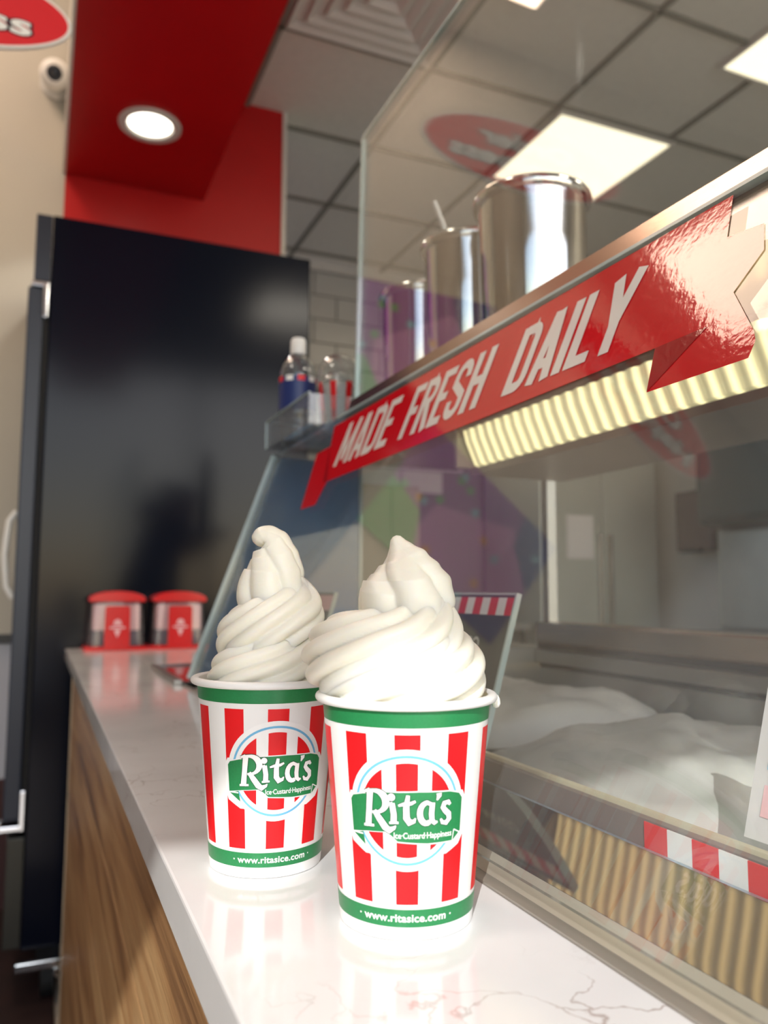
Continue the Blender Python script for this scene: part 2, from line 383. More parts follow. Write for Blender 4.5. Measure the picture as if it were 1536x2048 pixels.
# ------------------------------------------------------------------ ceiling fittings
M['lamp_fill'] = mat('added fill lamp diffuser', (1, 1, 1, 1), .6, emit=srgb(255, 245, 228), estr=12)  # for unseen panels added to brighten the room
M['lamp_mid'] = mat('customer side lamp diffuser', (1, 1, 1, 1), .6, emit=srgb(255, 222, 196), estr=8.5)
def panel_lamp(x0, x1, y0, y1, label, z=ZC, m='lamp'):
    t = thing('ceiling_light', label, 'ceiling light', ((x0+x1)/2, (y0+y1)/2, z), 'square ceiling light panels')
    a, b = (x1-x0)/2, (y1-y0)/2; fr = MB()
    for q in ((-a, a, -b, -b+.015), (-a, a, b-.015, b), (-a, -a+.015, -b+.015, b-.015), (a-.015, a, -b+.015, b-.015)): fr.box(*q, -.008, .02)
    fr.build('frame', M['vent'], t)
    MB().box(-a+.015, a-.015, -b+.015, b-.015, 0, .01).build('diffuser', M[m], t)
    return t
panel_lamp(1.965, 2.595, 2.67, 3.27, 'glowing cream ceiling panel seen directly above the tallest steel canister')
panel_lamp(2.365, 2.975, 1.60, 2.20, 'glowing cream ceiling panel cut by the right edge of the picture', ZC+.003)
panel_lamp(0.90, 1.49, 1.60, 2.20, 'glowing ceiling panel of which one corner shows at the top edge', ZC+.003)
panel_lamp(-1.08, -.46, 1.70, 2.88, 'long warm ceiling panel over the customer side, mirrored in the red banner', ZH-.02, 'lamp_mid')
panel_lamp(-2.0, -1.4, .2, .8, 'added unseen fill panel over the customer side, nearer the front window', ZH-.02, 'lamp_fill')  # added out of view to brighten the customer side
panel_lamp(1.35, 1.95, -.98, -.38, 'added unseen kitchen fill panel behind the photographer, nearer the case', ZC+.003, 'lamp_fill')  # this panel and the next are added, unseen, to light the kitchen
panel_lamp(2.57, 3.17, -.38, .22, 'added unseen kitchen fill panel behind the photographer, nearer the side wall', ZC+.003, 'lamp_fill')
t = thing('ceiling_vent', 'square white louvred ceiling vent with concentric rings beside the red soffit', 'vent', (1.035, 2.36, ZC))
MB().box(-.30, .30, -.30, .30, .014, .02).build('back_plate', M['vent'], t)
for k in range(5):
    a = .295-.056*k; b = a-.030; z0 = -.004; fr = MB()
    rows = []
    for rr, z in ((a, z0+.014), (a-.006, z0), (b, z0+.012), (b-.002, z0+.016), (a-.002, z0+.018)):
        rows.append([(-rr, -rr, z), (rr, -rr, z), (rr, rr, z), (-rr, rr, z)])
    fr.grid(rows+[rows[0]], True); fr.build('louvre_ring', M['vent'], t)
t = thing('downlight', 'round white recessed downlight glowing in the red soffit', 'ceiling light', (.287, 2.72, 1.60))
MB().lathe([(.105, -.001), (.104, -.008), (.092, -.011), (.078, -.006), (.074, .004)], 48).build('trim_ring', M['white_trim'], t, smooth=True)
MB().lathe([(.074, .0), (.05, -.0), (.001, -.0)], 40).build('lens', M['downlight'], t)
dl = bpy.data.lights.new('downlight', 'SPOT'); dl.energy = 10; dl.spot_size = 2.2; dl.color = (1, .94, .84); dl.shadow_soft_size = .07
do = bpy.data.objects.new('downlight_bulb', dl); COL.objects.link(do); do.parent = t; do.location = (0, 0, -.02)

# ------------------------------------------------------------------ security camera
t = thing('security_camera', 'white turret security camera with a black lens high on the beige wall', 'camera', (-.022, 3.19, 1.945))
MB().lathe([(.001, 0), (.055, 0), (.055, .02), (.045, .03), (.001, .032)], 32).build('mount', M['white_plastic'], t, smooth=True).rotation_euler = (PI/2, 0, 0)
hd = MB().lathe([(.001, -.06), (.032, -.06), (.046, -.052), (.054, -.036), (.056, -.01), (.054, .02), (.042, .04), (.02, .05), (.001, .052)], 40).build('housing', M['white_plastic'], t, smooth=True)
hd.location = (0, -.072, 0); hd.rotation_euler = (math.radians(-66), 0, math.radians(-4))
ln = MB().lathe([(.001, -.060), (.012, -.0605), (.016, -.0625), (.024, -.0625), (.028, -.060)], 32).build('lens', M['black_gloss'], hd, smooth=True)

# ------------------------------------------------------------------ tall black refrigerator
FX0, FX1, FY0, FY1 = -.004, .775, 2.42, 3.165
t = thing('refrigerator', 'tall glossy black upright refrigerator at the far end of the counter', 'refrigerator', (.38, 2.8, ZF))
def W(mb, name, m, **k):          # build in layout coordinates under thing t
    p = t.location; mb.v = [(v[0]-p[0], v[1]-p[1], v[2]-p[2]) for v in mb.v]
    return mb.build(name, m, t, **k)
W(MB().box(FX0, FX1, FY0, FY1, -.95, 1.083), 'cabinet', M['fridge'], bevel=.004)
W(MB().box(FX0-.045, FX0-.001, FY0+.004, FY1, .885, 1.083), 'header_panel', M['fridge_edge'], bevel=.004)
W(MB().box(FX0-.014, FX0-.001, FY0+.012, FY1-.02, -.62, .855), 'door_gasket', M['rubber'])
door = W(MB().box(FX0-.058, FX0-.016, FY0+.004, FY1, -.615, .865), 'door', M['fridge_edge'], bevel=.005)
hn = MB().tube([(FX0-.061, 2.50, .225), (FX0-.080, 2.50, .195), (FX0-.088, 2.50, .10), (FX0-.080, 2.50, .01), (FX0-.061, 2.50, -.02)], .009, 12)
hn.v = [(v[0]-.38, v[1]-2.8, v[2]+CZ) for v in hn.v]; h = hn.build('handle', M['white_plastic'], door, smooth=True)
W(MB().box(FX0-.050, FX0-.003, FY0-.004, FY0+.05, .866, .880).box(FX0-.018, FX0-.004, FY0-.008, FY0+.01, .775, .870), 'hinge', M['chrome'], bevel=.003)
W(MB().box(FX0-.066, FX0-.003, FY0-.006, FY0+.05, -.640, -.626).box(FX0-.017, FX0-.005, FY0-.010, FY0+.01, -.640, -.535).lathe([(.001, -.642), (.012, -.642), (.012, -.612), (.001, -.612)], 16, c=(FX0-.066, FY0+.01, 0)), 'hinge', M['chrome'], bevel=.002)
W(MB().box(FX0-.045, FX0-.001, FY0+.006, FY1, -.945, -.66), 'kick_plate', M['steel_dark'], bevel=.003)
for x, y in ((FX0+.07, FY0+.08), (FX1-.08, FY0+.08), (FX0+.07, FY1-.08), (FX1-.08, FY1-.08)):
    W(MB().tube([(x-.016, y, -1.052), (x+.016, y, -1.052)], .055, 20).box(x-.03, x+.03, y-.02, y+.02, -1.0, -.95), 'caster', M['rubber'])
W(MB().box(-.015, .11, FY0-.05, FY0-.03, -.985, -.963).box(.08, .095, FY0-.05, FY0+.08, -1.01, -.985), 'brake_lever', M['chrome'], bevel=.003)

# ------------------------------------------------------------------ counter
CX0, CX1, CY0, CY1 = .075, .236, -.9, 2.40
c = MB().box(CX0, CX1-.006, CY0, CY1, ZCT-.028, ZCT).build('countertop', M['quartz'], bevel=.0016)
tag(c, 'white quartz countertop with fine brown veins along the glass case', 'countertop')
c2 = MB().box(.2302, .80, 1.70, CY1, ZCT-.028, ZCT).build('countertop', M['quartz'], bevel=.0016)
tag(c2, 'far stretch of veined white quartz countertop behind the black glass insert', 'countertop')
t = thing('counter_cabinet', 'oak-look counter front of horizontal boards under the white countertop', 'counter', (.3, .7, ZF))
W(MB().box(.1041, .229, CY0, 2.19, ZF, ZCT-.0285), 'carcass', M['steel_dark'])
zt = ZCT-.0285; k = 0
while zt > ZF+.02:
    zb = max(ZF+.02, zt-.150)
    W(MB().box(.090, .104, CY0+.002, 2.18, zb+.0012, zt-.0012), 'plank', M['wood'], bevel=.0012); zt = zb
W(MB().box(.088, .106, 2.1805, 2.195, ZF+.02, ZCT-.03), 'corner_strip', mat('pale edge strip', srgb(205, 190, 165), .5))
c3 = MB().box(.2305, .76, 1.40, 2.19, ZF, ZCT-.0285).build('base_cabinet', M['steel_dark']); tag(c3, 'dark base cabinet under the far stretch of countertop', 'cabinet')
# steel channel between quartz and case, black glass insert beyond the case
t = thing('black_counter_insert', 'black glass insert with a steel edge let into the counter past the case', 'counter insert', (.4, 1.54, ZCT))
W(MB().box(.232, .60, 1.395, 1.695, ZCT-.02, ZCT+.006), 'glass_plate', M['black_gloss'], bevel=.001)
W(MB().box(.217, .2305, 1.395, 1.71, ZCT+.0004, ZCT+.009).box(.2305, .60, 1.696, 1.71, ZCT+.0004, ZCT+.009), 'edge_frame', M['steel_dull'], bevel=.001)

# ------------------------------------------------------------------ glass display case
SL = math.radians(70.18); CS, SN = math.cos(SL), math.sin(SL)
G0 = Vector((.2375, 0, ZCT))                                       # foot of the sloping front glass
def gp(y, wv, d=0):                                               # point on the front glass: along the counter, up the slope, out towards the customer
    return (G0.x+wv*CS-d*SN, y, G0.z+wv*SN+d*CS)
GY0, GY1 = -.45, 1.385
t = thing('display_case', 'stainless display case with a sloping glass front and a steel top shelf', 'display case', (.5, .5, ZCT))
fg = MB(); wt = .426
fg.prism([(GY0, .008), (GY1, .008), (GY1, wt), (GY0, wt)], lambda a, b, d: gp(a, b, d), -.003, .003)
W(fg, 'front_glass', M['glass_front'])
ed = MB(); ed.prism([(GY1+.0005, .012), (GY1+.006, .012), (GY1+.006, wt), (GY1+.0005, wt)], lambda a, b, d: gp(a, b, d), -.006, .006)
W(ed, 'front_glass_end_edge', M['glass_edge'])
ed = MB(); ed.prism([(GY0, wt+.0005), (1.05, wt+.0005), (1.05, wt+.004), (GY0, wt+.004)], lambda a, b, d: gp(a, b, d), -.003, .003)
W(ed, 'front_glass_top_edge', M['glass_edge'])
W(MB().box(.2300, .2345, GY0, 1.39, ZCT-.024, ZCT+.0010).box(.2345, .2425, GY0, 1.39, ZCT-.024, ZCT-.002), 'steel_channel', mat('satin channel', srgb(176, 170, 160), .35, metal=.5))
# sloping deck inside the glass, price-tag lip, well
W(MB().prism([(.2430, -.1600), (.2615, -.1575), (.2615, -.1630), (.2430, -.1655)], lambda a, b, d: (a, d, b), GY0, 1.36), 'deck_front_strip', mat('deck steel with painted sunlight', srgb(214, 206, 192), .30, metal=.45))  # paler front part of the deck; its sunlit brightness is put into the colour
pr = []; xx, zz_ = .2617, -.1574                                   # the deck curves up gently away from the glass, polished like a mirror
for k in range(13):
    pr.append((xx, zz_)); sl_ = math.tan(math.radians(11.7+3.6*k/12)); xx += .0048; zz_ += .0048*sl_
dk = MB(); dk.grid([[(x, GY0, z), (x, 1.36, z)] for x, z in pr]+[[(x, GY0, z-.004), (x, 1.36, z-.004)] for x, z in reversed(pr)])
dko = W(dk, 'deck', M['deck'], smooth=True)
W(MB().box(.3225, .326, GY0, 1.36, -.152, -.1455), 'deck_edge', mat('blue grey edge bead', srgb(170, 185, 200), .3, metal=.6))
W(MB().box(.330, .336, GY0, 1.36, -.30, -.131), 'tag_rail', mat('taupe tag rail', srgb(120, 110, 104), .45))
W(MB().box(.3365, .341, GY0, 1.36, -.30, -.1285), 'tag_rail_lip', mat('cream lip', srgb(206, 198, 170), .4))
W(MB().box(.3415, .70, 1.03, 1.04, -.34, -.083), 'well_end_wall', M['steel_dull'])
W(MB().box(.70, .71, GY0, 1.04, -.34, -.112), 'well_rear_wall', M['steel_dull'])
W(MB().box(.3415, .70, GY0, 1.03, -.345, -.335), 'well_floor', M['steel_dark'])
W(MB().box(.690, .76, GY0, 1.06, -.104, -.086), 'rear_ledge', M['steel_dull'], bevel=.002)
W(MB().box(.712, .76, GY0, 1.06, -.078, -.045), 'rear_rail', mat('warm steel rail', srgb(176, 160, 146), .25, metal=1), bevel=.004)
W(MB().box(.716, .74, GY0, 1.06, -.0862, -.0778), 'rail_spacer', M['steel_dark'])
W(MB().box(.425, .76, 1.0405, 1.37, -.105, -.086), 'rear_deck', M['steel_dull'])
W(MB().box(.2320, .785, GY0, 1.37, ZF, -.3455), 'base', M['steel_dark'])
W(MB().box(.765, .785, GY0, 1.37, -.345, -.11), 'rear_skirt', M['steel_dark'])
# top shelf
W(MB().prism([(.3835, .2385), (.750, .2385), (.750, .2665), (.3915, .2665)], lambda a, b, d: (a, d, b), GY0, 1.030), 'top_shelf', mat('warm shelf steel', srgb(168, 146, 132), .2, metal=1, bump=.05, bscale=60, stretch=(30, 1, 30)))
W(MB().box(.748, .756, GY0, 1.06, .196, .240), 'shelf_rear_lip', M['steel_dull'])
W(MB().box(.3875, .54, 1.032, 1.38, .2485, .2545), 'top_glass', M['glass'])
W(MB().box(.7005, .744, GY0, 1.03, .225, .2375), 'shelf_underside', M['steel_dull'])
eg = MB(); A = gp(0, .012, -.004); B = gp(0, wt-.004, -.004)
eg.prism([(A[0]+.004, A[2]), (B[0]+.004, B[2]), (.54, B[2]), (.54, A[2])], lambda a, b, d: (a, d, b), 1.374, 1.380)
W(eg, 'end_glass', M['glass_end'])
W(MB().box(.5405, .5465, 1.372, 1.382, -.085, .2480), 'end_glass_edge', M['glass_edge'])
for y in (-.3, 1.045):
    W(MB().box(.722, .738, y-.008, y+.008, -.0445, .2375), 'shelf_post', M['steel_dull'])
# ribbed strip lamp under the shelf
rb = MB(); y = GY0+.02; n = 0
rows = []
while y < .955:
    rows.append(y); y += .0042
def ribz(yy): return .222-.0035*abs(math.sin(PI*yy/.029))
def ribx(yy): return .0035*abs(math.sin(PI*yy/.0215))
rb.grid([[(.530-ribx(yy), yy, .2205), (.534-ribx(yy), yy, .205), (.548-ribx(yy), yy, .1735), (.552, yy, .1715)] for yy in rows])
ribm = bpy.data.materials.new('ribbed lit diffuser'); ribm.use_nodes = True; n = ribm.node_tree; b = n.nodes['Principled BSDF']
b.inputs['Base Color'].default_value = srgb(210, 205, 180); b.inputs['Roughness'].default_value = .25
tc = n.nodes.new('ShaderNodeTexCoord'); sx = n.nodes.new('ShaderNodeSeparateXYZ'); n.links.new(tc.outputs['Object'], sx.inputs[0])
m1 = n.nodes.new('ShaderNodeMath'); m1.operation = 'MULTIPLY'; m1.inputs[1].default_value = PI/.0215; n.links.new(sx.outputs['Y'], m1.inputs[0])
ph = n.nodes.new('ShaderNodeMath'); ph.operation = 'ADD'; ph.inputs[1].default_value = PI/2; n.links.new(m1.outputs[0], ph.inputs[0])
m2 = n.nodes.new('ShaderNodeMath'); m2.operation = 'SINE'; n.links.new(ph.outputs[0], m2.inputs[0])
m3 = n.nodes.new('ShaderNodeMath'); m3.operation = 'ABSOLUTE'; n.links.new(m2.outputs[0], m3.inputs[0])
m4 = n.nodes.new('ShaderNodeMath'); m4.operation = 'POWER'; m4.inputs[1].default_value = 5; n.links.new(m3.outputs[0], m4.inputs[0])
m5 = n.nodes.new('ShaderNodeMath'); m5.operation = 'MULTIPLY_ADD'; m5.inputs[1].default_value = 1.0; m5.inputs[2].default_value = .32; n.links.new(m4.outputs[0], m5.inputs[0])
b.inputs['Emission Color'].default_value = srgb(255, 240, 178); n.links.new(m5.outputs[0], b.inputs['Emission Strength'])
W(rb, 'ribbed_lamp', ribm, fix=False)
W(MB().box(.5525, .70, GY0, .965, .1615, .2375).box(.545, .5524, GY0, .965, .1605, .1700).box(.520, .5524, .9575, .965, .1701, .2375), 'lamp_housing', M['steel_dull'])

# banner on the glass
t = thing('banner', 'red ribbon banner reading MADE FRESH DAILY across the sloping case glass', 'banner', gp(.68, .36))
def gpl(d):
    p = t.location
    def fn(u, v):
        q = gp(-u, v, .0036+d); return (q[0]-p[0], q[1]-p[1], q[2]-p[2])
    return fn
O = [(1.0481,.4131),(.3426,.4222),(.3384,.3897),(.3111,.3861),(.3062,.3663),(.3216,.3451),(.2988,.3120),(.2965,.3057),(.2986,.2961),(.3744,.2952),(.3778,.3270),(.5629,.3250),(.9873,.3199),(1.0034,.288),(1.0669,.2878),(1.0876,.377),(1.0313,.3788)]
red_poly = [(-a, b) for a, b in O]
flat_obj('ribbon', [poly2(red_poly)], gpl(0), M['banner_red'], t)
flat_obj('ribbon_fold', [poly2([(-.3776,.3268),(-.3352,.3278),(-.3744,.2955)])], gpl(.0003), M['banner_dark'], t)
flat_obj('ribbon_fold', [poly2([(-1.0310,.3784),(-.9875,.3202),(-1.0034,.320)])], gpl(.0003), M['banner_dark'], t)
def glyph(ch, w, h, s):
    """condensed bold capitals as strokes in a w x h box"""
    a = s/2
    if ch == 'M': return [stroke([(a,0),(a,h)], s), stroke([(w-a,0),(w-a,h)], s), stroke([(a*1.2,h),(w/2,h*.12)], s*.8), stroke([(w-a*1.2,h),(w/2,h*.12)], s*.8)]
    if ch == 'A': return [stroke([(a,0),(w/2-a*.25,h)], s), stroke([(w-a,0),(w/2+a*.25,h)], s), stroke([(w*.25,h*.26),(w*.75,h*.26)], s*.8)]
    if ch == 'D': return [stroke([(a,0),(a,h)], s), stroke([(a,h-a*.8),(w*.55,h-a*.8)]+arc(w*.55,h*.78,w*.45-a,h*.22-a*.8,90,0,6)+arc(w*.55,h*.22,w*.45-a,h*.22-a*.8,0,-90,6)+[(a,a*.8)], s*.86)]
    if ch == 'E': return [stroke([(a,0),(a,h)], s), stroke([(a,h-a*.8),(w,h-a*.8)], s*.8), stroke([(a,h/2),(w*.88,h/2)], s*.8), stroke([(a,a*.8),(w,a*.8)], s*.8)]
    if ch == 'F': return [stroke([(a,0),(a,h)], s), stroke([(a,h-a*.8),(w,h-a*.8)], s*.8), stroke([(a,h/2),(w*.88,h/2)], s*.8)]
    if ch == 'R': return [stroke([(a,0),(a,h)], s), stroke([(a,h-a*.8),(w*.5,h-a*.8)]+arc(w*.5,h*.74,w*.5-a,h*.26-a*.8,90,-90,9)+[(a,h*.48+a*.8)], s*.82), stroke([(w*.52,h*.5),(w-a*.8,0)], s)]
    if ch == 'S': return [stroke([(w-a,h*.68)]+arc(w/2,h*.76,w/2-a,h*.24-a*.8,0,180,8)+[(w*.16,h*.62),(w*.82,h*.38)]+arc(w/2,h*.24,w/2-a,h*.24-a*.8,0,-180,8)+[(a,h*.33)], s*.84)]
    if ch == 'H': return [stroke([(a,0),(a,h)], s), stroke([(w-a,0),(w-a,h)], s), stroke([(a,h*.5),(w-a,h*.5)], s*.8)]
    if ch == 'I': return [stroke([(a,0),(a,h)], s)]
    if ch == 'L': return [stroke([(a,0),(a,h)], s), stroke([(a,a*.8),(w,a*.8)], s*.8)]
    if ch == 'Y': return [stroke([(w/2,0),(w/2,h*.42)], s), stroke([(w/2,h*.38),(a*.7,h)], s), stroke([(w/2,h*.38),(w-a*.7,h)], s)]
def word(txt, x0, x1, base, h, s, rel={'I': .36, 'M': 1.25, 'L': .85, 'E': .82, 'F': .82}, gap=.12, shear=.12):
    ws = [rel.get(ch, 1) for ch in txt]; tot = sum(ws)+gap*(len(txt)-1); k = (x1-x0)/tot; x = x0
    for ch, w_ in zip(txt, ws):
        sh = []
        for vs, fs in glyph(ch, w_*k, h, s): sh.append(([(x+vx+vy*shear, base+vy) for vx, vy in vs], fs))
        yield ch, sh
        x += (w_+gap)*k
for txt, a, b in (('MADE', -.982, -.812), ('FRESH', -.776, -.608), ('DAILY', -.565, -.417)):
    for ch, sh in word(txt, a, b, .3395, .0625, .0112):
        flat_obj('letter', sh, gpl(.0004+.0001), M['banner_white'], t)

# vertical sneeze glass standing on the shelf (leans very slightly)
t = thing('sneeze_guard', 'upright clear glass sneeze guard standing on the steel top shelf', 'glass screen', (.402, .3, .2668))
lean = math.tan(math.radians(1.3))
sg = MB(); sg.prism([(GY0, .001), (1.027, .001), (1.027, .390), (GY0, .390)], lambda a, b, d: (.397+b*lean+d, a, .2668+b), 0, .006)
W(sg, 'pane', M['glass'])
e1 = MB(); e1.prism([(1.0275, .001), (1.0325, .001), (1.0325, .392), (1.0275, .392)], lambda a, b, d: (.397+b*lean+d, a, .2668+b), 0, .006)
e1.prism([(GY0, .3905), (1.0275, .3905), (1.0275, .394), (GY0, .394)], lambda a, b, d: (.397+b*lean+d, a, .2668+b), 0, .006)
W(e1, 'polished_edge', M['glass_edge'])

# ------------------------------------------------------------------ steel canisters on the shelf
def pot(x, y, r, h, label, z=.2668):
    t = thing('steel_canister', label, 'canister', (x, y, z), 'steel canisters on the top shelf')
    MB().lathe([(.001, .0005), (r*.86, .0005), (r*.885, .004), (r*.97, h*.72), (r*.975, h-.012), (r*.99, h-.004)], 64).build('body', M['steel_pot'], t, smooth=True)
    MB().lathe([(r*.985, h-.007), (r*1.06, h-.007), (r*1.085, h-.002), (r*1.06, h+.0035), (r*.985, h), (r*.955, h-.006), (r*.94, h*.72), (r*.86, .006), (r*.5, .006), (.001, .006)], 64).build('rolled_rim', M['steel_pot'], t, smooth=True)
    return t
pot(.565, .835, .0705, .232, 'largest and nearest polished steel canister standing in front of the ceiling light')
pot(.558, .988, .0655, .232, 'middle polished steel canister with a white spoon handle sticking out')
pot(.552, 1.132, .0645, .207, 'farthest and lowest steel canister, tinted purple by reflections, beside the bottles')
sp = MB().tube([(.60, .99, .31), (.530, .977, .478), (.4875, .960, .5464)], [.004, .0042, .0036], 10).build('spoon', M['white_plastic'], None, smooth=True)
tag(sp, 'white plastic spoon handle leaning out of the middle canister', 'spoon')
# a shelf board under the last canister (the shelf end)
t = bpy.data.objects['display_case']
W(MB().box(.545, .750, 1.0305, 1.38, .238, .2665), 'shelf_extension', M['steel'], bevel=.0015)

# squeeze bottle and striped cup behind the far canister
t = thing('squeeze_bottle', 'pale squeeze bottle with a white cap rising behind the far canister', 'bottle', (.662, 1.352, .2668))
MB().lathe([(.001, 0), (.028, 0), (.030, .004), (.030, .25), (.024, .29), (.014, .300)], 32).build('body', mat('pale green plastic', srgb(196, 214, 204), .4), t, smooth=True)
MB().lathe([(.015, .301), (.017, .303), (.0165, .327), (.012, .335), (.001, .337)], 24).build('cap', M['white_plastic'], t, smooth=True)
def striped_cup(x, y, z, r0, r1, h, label, top=None, n=9):
    t = thing('striped_cup', label, 'cup', (x, y, z))
    MB().lathe([(.001, .001), (r0, 0), (r1, h), (r1+.002, h+.002), (r1+.001, h+.004), (r1-.002, h+.002), (r0-.002, .003), (.001, .004)], 40).build('cup_wall', M['cup_paper'], t, smooth=True)
    for k in range(n):
        a0 = 2*PI*k/n; s = MB()
        s.grid([[((r0+(r1-r0)*v+.0004)*math.cos(a0+j*PI/n/4), (r0+(r1-r0)*v+.0004)*math.sin(a0+j*PI/n/4), h*v) for j in range(5)] for v in (.08, .84)])
        s.build('stripe', M['print_red'], t, smooth=True)
    s = MB().lathe([(r0+(r1-r0)*.87+.0005, h*.87), (r1+.0004, h*.97)], 40); s.build('blue_band', M['label_blue'], t, smooth=True)
    return t
striped_cup(.598, 1.270, .2668, .030, .042, .172, 'red and white striped paper cup behind the edge of the sneeze glass')

# acrylic tray with bottles at the far end of the case
t = thing('acrylic_tray', 'clear acrylic tray at the far end of the case holding bottles and cups', 'tray', (.44, 1.27, .2546))
W(MB().box(.368, .520, 1.15, 1.395, .2547, .2577), 'tray_floor', M['acrylic'])
W(MB().box(.368, .3705, 1.15, 1.395, .258, .304), 'tray_wall', M['acrylic'])
W(MB().box(.3706, .520, 1.3925, 1.395, .258, .304), 'tray_wall', M['acrylic'])
W(MB().box(.3706, .520, 1.15, 1.1525, .258, .304), 'tray_wall', M['acrylic'])
W(MB().box(.367, .3715, 1.149, 1.396, .3042, .3058).box(.3716, .521, 1.3915, 1.396, .3042, .3058).box(.3665, .3695, 1.3955, 1.398, .256, .304), 'tray_edge', M['glass_edge'])
t = thing('water_bottle', 'small clear water bottle with a white cap and a dark blue label', 'bottle', (.404, 1.325, .2578))
H = .188
MB().lathe([(.001, .0), (.024, 0), (.032, .006), (.0325, .03), (.031, .036), (.0325, .042), (.0325, .052)], 36).build('lower_body', M['pet'], t, smooth=True)
MB().lathe([(.0325, .052), (.032, .06), (.032, .105), (.0325, .112), (.0325, .122), (.0295, .134), (.020, .150), (.0115, .155), (.0112, .163)], 36).build('shoulder', M['pet'], t, smooth=True)
lb = MB().lathe([(.0331, .055), (.0331, .112)], 36).build('label', M['label_blue'], t, smooth=True)
for k in range(10):
    a0 = 2*PI*k/10; s = MB(); s.grid([[(.0335*math.cos(a0+j*.1), .0335*math.sin(a0+j*.1), z) for j in range(5)] for z in (.104, .113)]); s.build('awning_scallop', M['print_red'] if k % 2 else M['print_white'], lb, smooth=True)
MB().lathe([(.0135, .157), (.0138, .160), (.0135, .182), (.0115, .186), (.001, .187)], 24).build('cap', M['white_plastic'], t, smooth=True)
for (x, y, lab) in ((.452, 1.245, 'clear cup with red stripes in the acrylic tray next to the water bottle'),
                    (.485, 1.345, 'clear domed cup with red print at the back of the acrylic tray')):
    t = thing('clear_cup', lab, 'cup', (x, y, .2578))
    MB().lathe([(.001, 0), (.026, 0), (.036, .098), (.0375, .100)], 36).build('cup_wall', M['pet'], t, smooth=True)
    dm = MB()
    rows = []
    for i in range(9):
        a = PI/2*i/8
        rows.append([((.037*math.cos(a)*(1+.06*noise.noise(Vector((j, i, x*9)))))*math.cos(2*PI*j/36), (.037*math.cos(a)*(1+.06*noise.noise(Vector((j, i, x*9)))))*math.sin(2*PI*j/36), .1005+.042*math.sin(a)) for j in range(36)])
    dm.grid(rows, True).build('dome_lid', M['pet'], t, smooth=True)
    for k in range(8):
        a0 = 2*PI*k/8; s = MB(); s.grid([[((.0275+.0085*v)*math.cos(a0+j*.1), (.0275+.0085*v)*math.sin(a0+j*.1), .02+.068*v) for j in range(4)] for v in (0, .45, .55, 1)]); s.build('red_print', M['print_red'], t, smooth=True)
    MB().lathe([(.0225, .006), (.030, .085), (.001, .088)], 24).build('contents', M['napkin'], t, smooth=True)

# ------------------------------------------------------------------ price signs inside the case
def tag_sign(y0, y1, wb, wtop, label, text, board, stripes=True, edge=True):
    """leaning card on the tag rail; y0 far, y1 near; faces the customer"""
    X0, Z0 = .343, -.126; lean = math.atan2(.036, .125)
    t = thing('price_sign', label, 'sign', (X0, (y0+y1)/2, Z0))
    def fn(u, v, d=0): return ( v*math.sin(lean)-d*math.cos(lean), (y0+y1)/2-u, v*math.cos(lean)+d*math.sin(lean))
    L = abs(y0-y1)/2
    def fnl(u, v, d=0):
        return (v*math.sin(lean)-d*math.cos(lean), -u, v*math.cos(lean)+d*math.sin(lean))
    MB().prism([(-L, 0), (L, 0), (L, wtop), (-L, wtop)], fnl, -.0015, 0).build('board', board, t)
    if stripes:
        n = 13
        for k in range(n):
            a = -L+2*L*k/n; flat_obj('stripe', [poly2([(a, wtop*.86), (a+2*L/n, wtop*.86), (a+2*L/n, wtop*.985), (a, wtop*.985)])], lambda u, v: fnl(u, v, .0004), M['print_red'] if k % 2 == 0 else M['print_white'], t)
    if text:
        vs, fs = text_polys(text, .016, 1.0, .0004); k = .062/(max(v[0] for v in vs)-min(v[0] for v in vs))
        flat_obj('lettering', [([(x*k+.015, y*1.1+wtop*.60) for x, y in vs], fs)], lambda u, v: fnl(u, v, .0006), M['chalk_white'], t)
    if edge:
        MB().prism([(L, -.002), (L+.0025, -.002), (L+.0025, wtop+.002), (L, wtop+.002)], fnl, -.003, .002).build('acrylic_edge', M['glass_edge'], t)
        MB().prism([(-L, wtop+.0002), (L, wtop+.0002), (L, wtop+.002), (-L, wtop+.002)], fnl, -.003, .002).build('acrylic_edge', M['glass_edge'], t)
    return t, fnl, L
tag_sign(.770, .590, 0, .128, 'chalkboard price sign reading MANGO with a striped awning top behind the right cup', 'MANGO', M['chalk'])
ft, ff, L = tag_sign(.322, .16, 0, .092, 'white and pale blue card in the case at the right edge of the picture', None, M['paper'], stripes=False)
for k, (a, b, mm) in enumerate(((.012, .028, 'pink_print'), (.036, .050, 'poster_blue'), (.058, .066, 'mauve'), (.072, .084, 'poster_blue'))):
    flat_obj('printed_block', [poly2([(-L*.9, a), (L*.6, a), (L*.6, b), (-L*.9, b)])], lambda u, v: ff(u, v, .0005), M[mm], ft)
tg, fn3, L = tag_sign(1.20, 1.05, 0, .128, 'faint pink topped price sign between the two custard swirls', None, M['chalk'], stripes=False)
flat_obj('printed_block', [poly2([(-L, .104), (L, .104), (L, .126), (-L, .126)])], lambda u, v: fn3(u, v, .0005), M['pink_print'], tg)
t = thing('striped_label_strip', 'red and white striped label strip on the tag rail at the lower right', 'label strip', (.3285, .35, -.14))
y = .380
for k in range(12):
    wk = .0185
    MB().box(-.0008, .0, -wk, 0, -.0075, .0085).build('stripe', M['print_red'] if k % 2 == 0 else M['print_white'], t, loc=(0, y-.35, 0)); y -= wk

